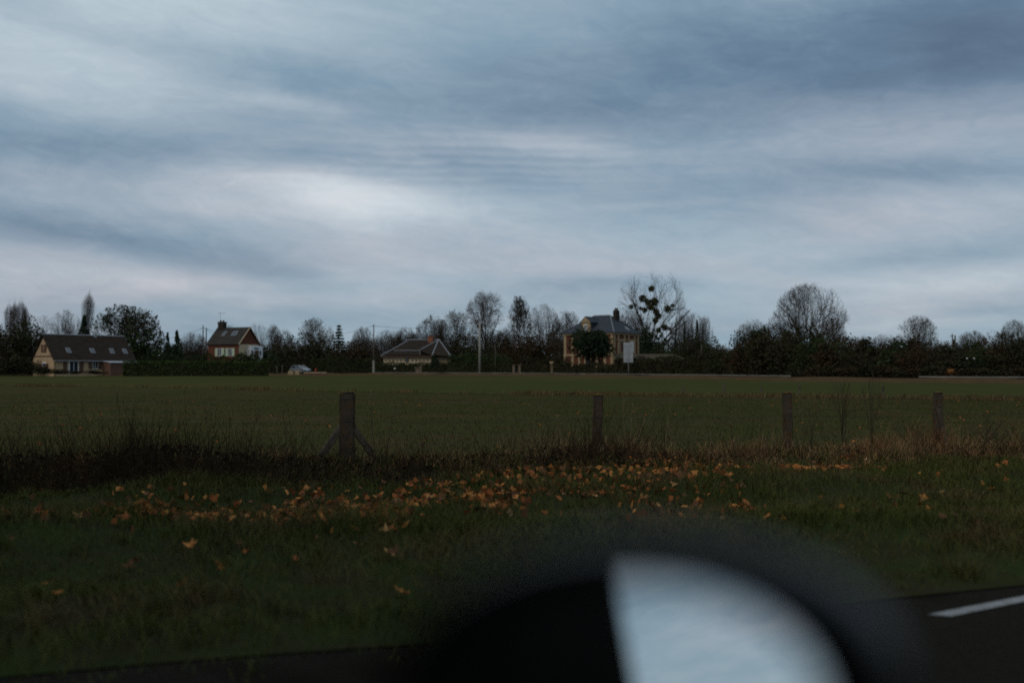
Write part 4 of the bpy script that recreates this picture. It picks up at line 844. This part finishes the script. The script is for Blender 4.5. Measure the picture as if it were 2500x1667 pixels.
def scatter(n, x0, x1, y0f, y1f, clump=0.0, fov=.62):
    x = rg.uniform(x0, x1, n); t = rg.uniform(0, 1, n); ya = np.array([y0f(v) for v in np.linspace(x0, x1, 200)]); yb = np.array([y1f(v) for v in np.linspace(x0, x1, 200)])
    xi = np.linspace(x0, x1, 200); y = np.interp(x, xi, ya) * (1 - t) + np.interp(x, xi, yb) * t
    keep = (y > 2.5) & (np.abs(x) < y * fov + .8)
    if clump: keep &= rg.uniform(0, 1, n) < (1 - clump) + clump * np.clip(.5 + lump(x * 2.3 + 7, y * 2.3) * 4.5, 0, 1)
    return x[keep], y[keep]
x, y = scatter(350000, -11, 13, lambda v: edge_y(v) - .14 - 1.8 * float(lump(v * 5.0, 3.0)) - .9 * float(lump(v * 17.0, 1.0)), lambda v: fence_y(v) + .9, .6)
edge = np.array([edge_y(v) for v in x]); h = rg.uniform(.045, .115, len(x)) * (1 + 3.0 * np.clip(lump(x * 1.6 + 3, y * 1.6), -.12, .25)) * np.clip((y - edge) / .6 + .5, .3, 1) * (1 + 2.5 * np.clip(lump(x * 5.5 + 1, y * 5.5), -.1, .2))
tx, ty = scatter(1500, -11, 13, lambda v: edge_y(v) + .15, lambda v: fence_y(v) - .4, .5); nb = 34; tx = np.repeat(tx, nb); ty = np.repeat(ty, nb); ts = np.repeat(rg.uniform(.5, 1.25, len(tx) // nb), nb)
x = np.concatenate([x, tx + rg.normal(size=len(tx)) * .05 * ts]); y = np.concatenate([y, ty + rg.normal(size=len(ty)) * .05 * ts]); h = np.concatenate([h, rg.uniform(.08, .19, len(tx)) * ts])
tag(link('verge_grass', mesh_np('verge_grass', *blades(x, y, verge_z(x, y) - .01, h, rg.uniform(.003, .007, len(x)), rg, 1.15)), M_grass), 'short dark green grass covering the verge', 'grass', kind='stuff')
# field crop shoots
x, y = scatter(330000, -30, 32, lambda v: fence_y(v) + .7, lambda v: min(mid_y(v), 62), .6, .56)
k_ = rg.uniform(0, 1, len(x)) < np.clip((62 - y) / 38, 0, 1); x, y = x[k_], y[k_]; h = rg.uniform(.03, .075, len(x)); tag(link('field_grass', mesh_np('field_grass', *blades(x, y, 0 * x + .01, h, rg.uniform(.007, .013, len(x)), rg, .9)), M_crop), 'sparse green crop shoots in the field behind the fence', 'grass', kind='stuff')
# dry strip across the field
xs_ = rg.uniform(-62, 42, 36000); ys_ = np.interp(xs_, [-60, -26, -12, 0, 10, 22, 40], [84, 70, 58, 51, 46, 41, 36]) + rg.normal(size=36000) * .8 - .4
keep = rg.uniform(0, 1, 36000) < np.clip(.42 + .55 * np.sin(xs_ * .5) * np.sin(xs_ * .17 + 1) + .3 * np.sin(xs_ * 1.9) + np.clip((xs_ - 2) * .06, -.35, .5), .04, 1); xs_, ys_ = xs_[keep], ys_[keep]
tag(link('dry_grass_strip', mesh_np('dry_grass_strip', *blades(xs_, ys_, 0 * xs_, rg.uniform(.08, .30, len(xs_)), rg.uniform(.02, .04, len(xs_)), rg, .8)), mat('dry_strip_grass', (.13, .085, .042), (.075, .062, .026), 0.9, 0.9, coord='World')), 'strip of dry brown grass running across the field', 'dry grass', kind='stuff')
# dry grass and bramble along the fence foot
x, y = scatter(125000, -13, 15, lambda v: fence_y(v) - 2.3, lambda v: fence_y(v) + .7, .85)
fyv = np.array([fence_y(v) for v in x]); h = (.08 + .32 * rg.uniform(0, 1, len(x)) ** 2.0) * np.clip(1 - np.abs(y - fyv + .5) / 1.9, .3, 1) * (1 + 2.8 * np.clip(lump(x * 1.9 + 2, y * .4), -.2, .3))
h = h * (1 + 3.0 * np.clip(lump(x * 7.5, y * 3.0 + 2), -.15, .16)) * (1 - .6 * np.exp(-((x + 2.25) / .9) ** 2))
tag(link('dry_weeds', mesh_np('dry_weeds', *blades(x, y, verge_z(x, y) - .02, h, rg.uniform(.004, .009, len(x)), rg, .9)), M_drygrass), 'tangled dry grass and dead weeds along the foot of the fence', 'dry weeds', kind='stuff')
# dark brambles in the ditch
M_bramble = mat('bramble', (.034, .025, .016), (.022, .019, .012), 1.6, 0.9, coord='World', c3=(.060, .032, .016), s3=1.4)
x, y = scatter(40000, -13, 15, lambda v: fence_y(v) - 2.5, lambda v: fence_y(v) - .2, .55)
fyv = np.array([fence_y(v) for v in x]); dens = np.clip(np.interp(x, [-12, -4, -1.5, .2, 1.0, 2.2, 5, 6, 9, 15], [1, 1, .35, .16, .55, .14, .05, .12, .10, .03]), 0, 1)
k_ = rg.uniform(0, 1, len(x)) < dens; x, y, fyv, dens = x[k_], y[k_], fyv[k_], dens[k_]
dens = dens * (1 - .7 * np.exp(-((x + 2.25) / .9) ** 2)); hh = (np.clip(1 - np.abs((fyv - 1.2 - y) / 1.35) ** 2, .05, 1) * (.08 + .20 * dens) * (1 + 2.5 * np.clip(lump(x * 1.7, y * .8 + 4), -.2, .3)))
z = verge_z(x, y) + hh * rg.uniform(0, 1, len(x)) ** .7
v1, f1 = quads_np(np.stack([x, y, z], 1), .045, rg)
n_ = 5200; i_ = rg.integers(0, len(x), n_); P0 = np.stack([x[i_], y[i_], verge_z(x[i_], y[i_])], 1); dd = rg.normal(size=(n_, 3)) * .22; dd[:, 2] = np.abs(dd[:, 2]) + hh[i_] * 1.15
v2, f2 = tubes_np(P0, P0 + dd, np.full(n_, .0035), np.full(n_, .0015))
tag(link('brambles', mesh_np('brambles', np.concatenate([v1, v2]), np.concatenate([f1, f2 + len(v1)])), M_bramble), 'dark tangled brambles filling the ditch before the fence', 'brambles', kind='stuff')
# single tall dead stalks and saplings standing above the tangle
M_stalk = mat('dead_stalk', (.060, .044, .030), (.085, .062, .040), 8, 0.9)
M_straw = mat('straw_stalk', (.17, .125, .07), (.13, .095, .055), 8, 0.9)
rs = random.Random(21)
STALKS = [(140, 1000, 1135, 0), (165, 1060, 1130, 0), (290, 1010, 1125, 0), (345, 985, 1120, 0), (450, 1050, 1130, 0), (585, 1000, 1120, 0), (670, 1030, 1120, 0), (745, 1010, 1125, 0),
          (925, 1000, 1130, 0), (955, 1010, 1130, 0), (1100, 1040, 1130, 0), (1365, 1040, 1130, 1), (1525, 985, 1130, 1), (1540, 1000, 1130, 1), (1625, 975, 1120, 1), (1690, 1080, 1125, 1), (1735, 1035, 1095, 1), (1550, 1030, 1125, 1), (60, 1050, 1140, 0), (1250, 1055, 1130, 0)]
for i, (px, ty, by, straw) in enumerate(STALKS):
    g = gnd(px, by); g.y = fence_y(g.x) - rs.uniform(.2, .8); H = at(px, ty, g.y).z; e = empty('weed_stalk', (g.x, g.y, float(verge_z(g.x, g.y))), rs.uniform(0, 6), 'thin %s weed stalk %s' % ('pale straw-coloured' if straw else 'dark dead', ['leaning at the far left of the fence', 'second from the left, short, at the far left', 'third from the left in the dark tangle', 'beside the seed-head shrub at left', 'midway from left edge to the braced post', 'left of the braced post, slender', 'short one near the left brace foot', 'touching the left brace', 'right beside the braced post', 'second to the right of the braced post', 'alone, midway between first and second post', 'left of the second post', 'first to the right of the second post', 'second to the right of the second post', 'tallest between second and third post', 'shortest before the third post', 'bent over left of the third post', 'third to the right of the second post', 'at the left picture edge', 'halfway to the second post'][i]), 'weed', 'straw weed stalks' if straw else 'dark weed stalks')
    m_ = M_straw if straw else M_stalk; lx = rs.gauss(0, .10) if i != 16 else .22; pts = [(lx * t * t, .04 * math.sin(3 * t + i), H * t) for t in np.linspace(0, 1, 7)]; mb = MB().tube(pts, [.006, .0055, .005, .0045, .004, .003, .002], 5)
    mb.build('stem', m_, e); hd = MB()
    for q in range(10):
        t = rs.uniform(.45, 1.0); b0 = Vector((lx * t * t, .04 * math.sin(3 * t + i), H * t)); a_ = rs.uniform(0, 6.28); l_ = rs.uniform(.03, .13) * (1.35 - t); hd.tube([b0, b0 + Vector((math.cos(a_) * l_, math.sin(a_) * l_, l_ * 1.2))], [.003, .0015], 3)
    hd.build('side_shoot', m_, e)
# bare saplings
for i, (px, ty, wpx, lab) in enumerate([(330, 1015, 62, 'small leafless shrub with grey seed heads at the left of the fence'), (2055, 925, 80, 'tall thin leafless sapling between the two right fence posts'), (2125, 905, 60, 'leaning leafless sapling left of the rightmost post'), (1980, 985, 60, 'low leafless sapling right of the third post'), (2400, 1010, 110, 'brown leafless shrub right of the rightmost post'), (2225, 1030, 80, 'brown leafless shrub left of the rightmost post')]):
    g = gnd(px, 1125); g.y = fence_y(g.x) - .35; place_tree(px, ty, g.y, wpx, 'sapling' if i in (1, 2, 3) else 'deadshrub', 70 + i, lab, None, M_stalk, 'sapling' if i in (1, 2, 3) else 'dead_shrub', 'sapling' if i in (1, 2, 3) else 'shrub', zb=float(verge_z(g.x, g.y)))
# fallen plane leaves
def leaf_mesh(seed):
    rr = random.Random(seed); pts = []
    lobes = [(-140 + rr.uniform(-8, 8), rr.uniform(.5, .7)), (-74 + rr.uniform(-10, 10), rr.uniform(.75, .95)), (0, 1.0), (74 + rr.uniform(-10, 10), rr.uniform(.75, .95)), (140, rr.uniform(.5, .7))]
    for i, (a_, l) in enumerate(lobes):
        for da, fr in ((-24, .52), (-11, .74), (0, 1.0), (11, .72), (24, .50)): t = R(90 + a_ + da + rr.uniform(-3, 3)); q = l * fr * rr.uniform(.9, 1.08); pts.append((math.cos(t) * q * .5, math.sin(t) * q * .5 + .05))
        if i < 4: t = R(90 + (a_ + lobes[i + 1][0]) / 2); q = rr.uniform(.26, .36); pts.append((math.cos(t) * q, math.sin(t) * q + .05))
    cu, cv, ca_ = rr.uniform(.5, 1.5), rr.uniform(.2, 1.0), rr.uniform(0, 3)
    zf = lambda x, y: cu * (x * math.cos(ca_) + y * math.sin(ca_)) ** 2 + cv * abs(x) * .5 + rr.gauss(0, .03)
    v = [(0, .05, 0.0)] + [(x, y, zf(x, y)) for x, y in pts]; f = [(0, i, i + 1 if i < len(pts) else 1) for i in range(1, len(pts) + 1)]
    b = len(v); v += [(-.012, -.02, .01), (.012, -.02, .01), (.03, -.42, .05)]; f.append((b, b + 2, b + 1))
    me = bpy.data.meshes.new('fallen_leaf'); me.from_pydata(v, [], f); me.update(); return me
LM = [mat('leaf_orange', (.52, .22, .065), (.40, .15, .045), 5, 0.75), mat('leaf_tan', (.48, .27, .11), (.36, .18, .07), 5, 0.75), mat('leaf_rust', (.34, .115, .038), (.24, .08, .03), 5, 0.75), mat('leaf_brown', (.16, .075, .038), (.10, .05, .028), 5, 0.8), mat('leaf_pale', (.52, .33, .20), (.32, .17, .09), 5, 0.75)]
LN = ['orange', 'tan', 'rusty', 'brown', 'pale']
LEAF = [leaf_mesh(60 + i) for i in range(9)]
for me in LEAF: me.materials.append(None)
rl = random.Random(77); spots = []
# drift lines of leaves as the photo shows them: (x, y) photo path with spread
DRIFT = [((180, 1265), (430, 1235), 10, 12), ((330, 1245), (760, 1260), 58, 17), ((700, 1225), (900, 1235), 40, 22), ((740, 1270), (1000, 1285), 24, 14), ((920, 1225), (1180, 1205), 38, 18), ((1160, 1190), (1300, 1180), 14, 12), ((1300, 1185), (1520, 1180), 34, 14), ((1520, 1180), (1800, 1160), 36, 18), ((1600, 1150), (1760, 1135), 18, 14), ((1900, 1155), (2130, 1140), 34, 9), ((2070, 1100), (2160, 1108), 12, 8), ((1550, 1225), (1860, 1225), 14, 26), ((1180, 1235), (1260, 1245), 12, 14)]
for (x0, y0), (x1, y1), n_, sp_ in DRIFT:
    for q in range(int(n_ * .72)): t = rl.random(); spots.append((x0 + (x1 - x0) * t + rl.gauss(0, 14), y0 + (y1 - y0) * t + rl.gauss(0, sp_ * .55)))
spots += [(335, 1350), (318, 1362), (465, 1315), (450, 1330), (530, 1372), (540, 1385), (112, 1420), (135, 1458), (965, 1345), (960, 1352), (990, 1410), (1000, 1270), (1040, 1265), (400, 1140), (420, 1150), (425, 1130), (2090, 1268), (2110, 1205), (2170, 1200), (2180, 1210), (2260, 1205), (2250, 1215), (2300, 1190), (2090, 1230), (1810, 1240), (1800, 1250), (1850, 1205), (1820, 1195), (1330, 1262), (20, 1285), (95, 1262), (10, 1270), (1720, 1170), (300, 1265), (310, 1275), (580, 1310), (600, 1330), (770, 1310), (880, 1315), (440, 1430), (720, 1365), (2350, 1180), (2460, 1155), (2420, 1175), (620, 1180), (660, 1190), (690, 1170), (1060, 1150), (1090, 1140), (1760, 1060 + 75), (30, 1300)]
near = 0
for i, (px, py) in enumerate(spots):
    g = gnd(px, py); zz = float(verge_z(g.x, g.y)); g = gnd(px, py, zz + .06); 
    if g.y > fence_y(g.x) + .5: continue
    k = rl.choices(range(5), (4, 3, 5, 7, 1))[0]
    o = bpy.data.objects.new('fallen_leaf', LEAF[rl.randrange(9)]); C.objects.link(o); o.material_slots[0].link = 'OBJECT'; o.material_slots[0].material = LM[k]
    s = rl.uniform(.07, .14); o.scale = (s, s, s); o.location = (g.x, g.y, float(verge_z(g.x, g.y)) + rl.uniform(.015, .055)); o.rotation_euler = (rl.gauss(.1, .45), rl.gauss(0, .45), rl.uniform(0, 6.28))
    wh = [w for q, w in ((-99, 'near the left edge'), (300, 'left of the braced post'), (640, 'below the left brace'), (780, 'below the braced post'), (920, 'right of the braced post'), (1120, 'between first and second post'), (1340, 'below the second post'), (1570, 'right of the second post'), (1800, 'below the third post'), (2030, 'left of the last post'), (2210, 'below the last post')) if px >= q][-1]
    sz = 'small' if s < .093 else 'large' if s > .117 else 'mid-sized'; dp = 'close to the brambles' if py < 1175 else 'in the leaf drift' if py < 1255 else 'in the open grass'
    tag(o, '%s %s fallen plane leaf %s, %s' % (sz, LN[k], wh, dp), 'leaf', 'plane leaves fallen on the verge')
for i, (tx_, ty_, H_, W_, lab) in enumerate([(-9.0, 1.5, 11.0, 9.5, 'unseen plane tree added for shade, left of the vehicle'), (-6.5, -7.0, 12.0, 11.0, 'unseen plane tree added for shade, behind the vehicle on its left'), (-16.5, -3.5, 12.0, 10.5, 'unseen plane tree added for shade, farthest along the road to the left')]):  # unseen plane trees, added to shade the near verge and account for its leaves
    e = empty('added_shade_tree', (tx_, ty_, 0), i * 1.3, lab, 'tree', 'unseen plane trees added for shade'); e.scale = (W_, W_, H_); a_, b2, T_, P3_ = tree_meshes('round', 38)
    inst('trunk', a_, M_bark, e); inst('crown', b2, M_twig, e); rg2 = np.random.default_rng(300 + i); S_ = np.concatenate([T_, P3_]); P_ = S_[rg2.integers(0, len(S_), 2400)] + rg2.normal(size=(2400, 3)) * .008
    inst('foliage', mesh_np('foliage', *quads_np(P_, .030, rg2)), M_brushred, e)
# finer litter among them
xl, yl = [], []
for (x0, y0), (x1, y1), n_, sp_ in DRIFT:
    for q in range(n_ * 6): t = rl.random(); g = gnd(x0 + (x1 - x0) * t + rl.gauss(0, 30), y0 + (y1 - y0) * t + rl.gauss(0, sp_)); xl.append(g.x); yl.append(g.y)
for q in range(160): g = gnd(rl.uniform(0, 2500), rl.uniform(1150, 1330)); xl.append(g.x); yl.append(g.y)
xl = np.array(xl); yl = np.array(yl); v, f = quads_np(np.stack([xl, yl, verge_z(xl, yl) + rg.uniform(.02, .06, len(xl))], 1), .055, rg)
lit = mesh_np('leaf_litter', v, f)
for m_ in (LM[3], LM[2], LM[0]): lit.materials.append(m_)
lit.polygons.foreach_set('material_index', np.random.default_rng(2).choice(3, len(f), p=(.4, .33, .27)).astype(np.int32))
tag(link('leaf_litter', lit), 'small broken brown leaf litter scattered in the verge grass', 'leaf litter', kind='stuff')
# pale flecks (flints and leaf scraps) in the field
xq, yq = scatter(420, -26, 30, lambda v: fence_y(v) + 1, lambda v: 40, 0, .56); v, f = quads_np(np.stack([xq, yq, 0 * xq + .05], 1), .04, rg)
tag(link('field_litter', mesh_np('field_litter', v, f), LM[2]), 'pale flecks of leaf and flint scattered over the field', 'litter', kind='stuff')

# ------------------------------------------------------------------ the car the picture is taken from: right flank and its wing mirror
fw = Vector((-.7071, .7071, 0)); ou = Vector((.7071, .7071, 0))
M_carblk = mat('dusty_black_paint', (.012, .011, .010), (.018, .017, .015), 3, 0.9); M_trim = mat('black_trim', (.014, .013, .012), rough=0.42, spec=0.25)
M_gl = mat('dusty_tinted_glass', (.010, .010, .010), (.014, .014, .013), 3, 0.9); M_mirror = mat('mirror_silver', (.88, .87, .85), rough=0.02, metal=1.0)
van = empty('near_vehicle', (0, 0, 0), math.atan2(fw.y, fw.x), 'black vehicle with a blurred wing mirror close up at the bottom of the picture', 'vehicle')
# local frame: +x forward, -y outward (right side). flank at outward .12
F = -.12
def vb_(name, m, *a, par=van): return bxp(name, par, m, *a)
dr1 = vb_('door', M_carblk, -.30, .95, F - .03, F + .05, .38, 1.00); vb_('handle', M_trim, -.22, -.02, F - .06, F - .031, .86, .90, par=dr1)
vb_('side_panel', M_carblk, -.54, -.31, F - .03, F + .05, .38, 1.06)
MB().tube([(-.38, F + .03, 1.061), (-.385, F + .03, 1.35), (-.37, F + .03, 1.60)], [.155, .15, .165], 16).build('pillar', M_carblk, van, True)
MB().tube([(.42, F + .02, 1.60), (1.0, F, 1.02)], .045, 8).build('windscreen_pillar', M_carblk, van)
MB().box(-.56, .42, F - .03, F + 1.55, 1.601, 1.66).build('roof', M_carblk, van)
vb_('sill', M_trim, -.54, .95, F - .02, F + .1, .24, .379); vb_('rear_panel', M_carblk, -.57, -.541, F + .16, F + 1.55, .38, 1.60)
vb_('load_bed', M_carblk, -2.1, -.571, F + .02, F + 1.5, .50, .92)
vb_('front_wing', M_carblk, .96, 1.75, F - .03, F + .25, .45, .98); vb_('bonnet', M_carblk, 1.0, 1.8, F + .251, F + 1.5, .80, .97)
for x in (-1.35, 1.35):
    w = MB().tube([(x, F + .20, .32), (x, F - .04, .32)], .32, 18).build('wheel', M_trim, van); MB().tube([(x, F - .03, .32), (x, F - .055, .32)], .2, 12).build('rim', M_zinc, w)
# mirror: plane chosen so the glass looks back along the flank, tilted a little to the sky
cpos = Vector((0, 0, CAMZ)); v0 = ray(1490, 1520).normalized(); az_b, el_b = R(45 - 8.0), R(9.5)
r0v = Vector((math.sin(az_b) * math.cos(el_b), -math.cos(az_b) * math.cos(el_b), math.sin(el_b)))
nM = (r0v - v0).normalized(); mc = cpos + ray(1580, 1720).normalized() * .42
def on_plane(px, py, back=0.0):
    d = ray(px, py); p0 = mc - nM * back; return cpos + d * ((p0 - cpos).dot(nM) / d.dot(nM))
bvec = (ray(1580, 1720).normalized() + Vector((.34, 0, .26))).normalized()
def ring(cx, cy, ax, ay, back, ex=2.2, n=56, grow=None):
    out = []
    for i in range(n):
        t = 2 * math.pi * i / n; c, s = math.cos(t), math.sin(t)
        out.append(on_plane(cx + ax * math.copysign(abs(c) ** (2 / ex), c), cy - ay * math.copysign(abs(s) ** (2 / ex), s), 0) + bvec * back)
    return out
inv = Matrix.LocRotScale(van.location, van.rotation_euler.to_quaternion(), None).inverted()
RINGS = [ring(1530, 1782, 500, 340, .016), ring(1534, 1780, 520, 352, .006), ring(1540, 1776, 556, 384, .001), ring(1546, 1772, 600, 414, 0), ring(1550, 1768, 640, 434, .005), ring(1552, 1768, 664, 442, .014), ring(1552, 1770, 678, 446, .028), ring(1546, 1775, 668, 432, .046), ring(1536, 1786, 610, 378, .070), ring(1526, 1798, 480, 285, .092), ring(1520, 1808, 290, 165, .105), ring(1516, 1813, 90, 50, .110)]
n = 56
def loft(rings):
    v = [inv @ p for r_ in rings for p in r_]; f = []
    for i in range(len(rings) - 1):
        for j in range(n): f.append((i * n + j, i * n + (j + 1) % n, (i + 1) * n + (j + 1) % n, (i + 1) * n + j))
    return v, f
v, f = loft(RINGS[4:]); f.append(tuple((len(RINGS) - 5) * n + j for j in range(n)))
mir = pyd('wing_mirror', v, f, M_trim, van, True); mir['label'] = 'blurred black wing mirror housing reflecting pale sky'
M_bezel = mat('matte_bezel', (.010, .009, .008), rough=0.9)
v, f = loft(RINGS[:5]); pyd('bezel', v, f, M_bezel, mir, True)
g_ = ring(1530, 1782, 506, 346, .015); pyd('mirror_glass', [inv @ p for p in g_] + [inv @ (p - nM * .004) for p in g_], [tuple(range(n)), tuple(range(2 * n - 1, n - 1, -1))] + [(j, j + n, (j + 1) % n + n, (j + 1) % n) for j in range(n)], M_mirror, mir)
c0 = inv @ (on_plane(1300, 2030) - nM * .05); MB().tube([c0, c0.lerp(Vector((c0.x + .03, F - .03, .97)), .5) + Vector((0, 0, -.01)), (c0.x + .04, F - .02, .96)], [.030, .028, .04], 10).build('mirror_arm', M_trim, mir, True)
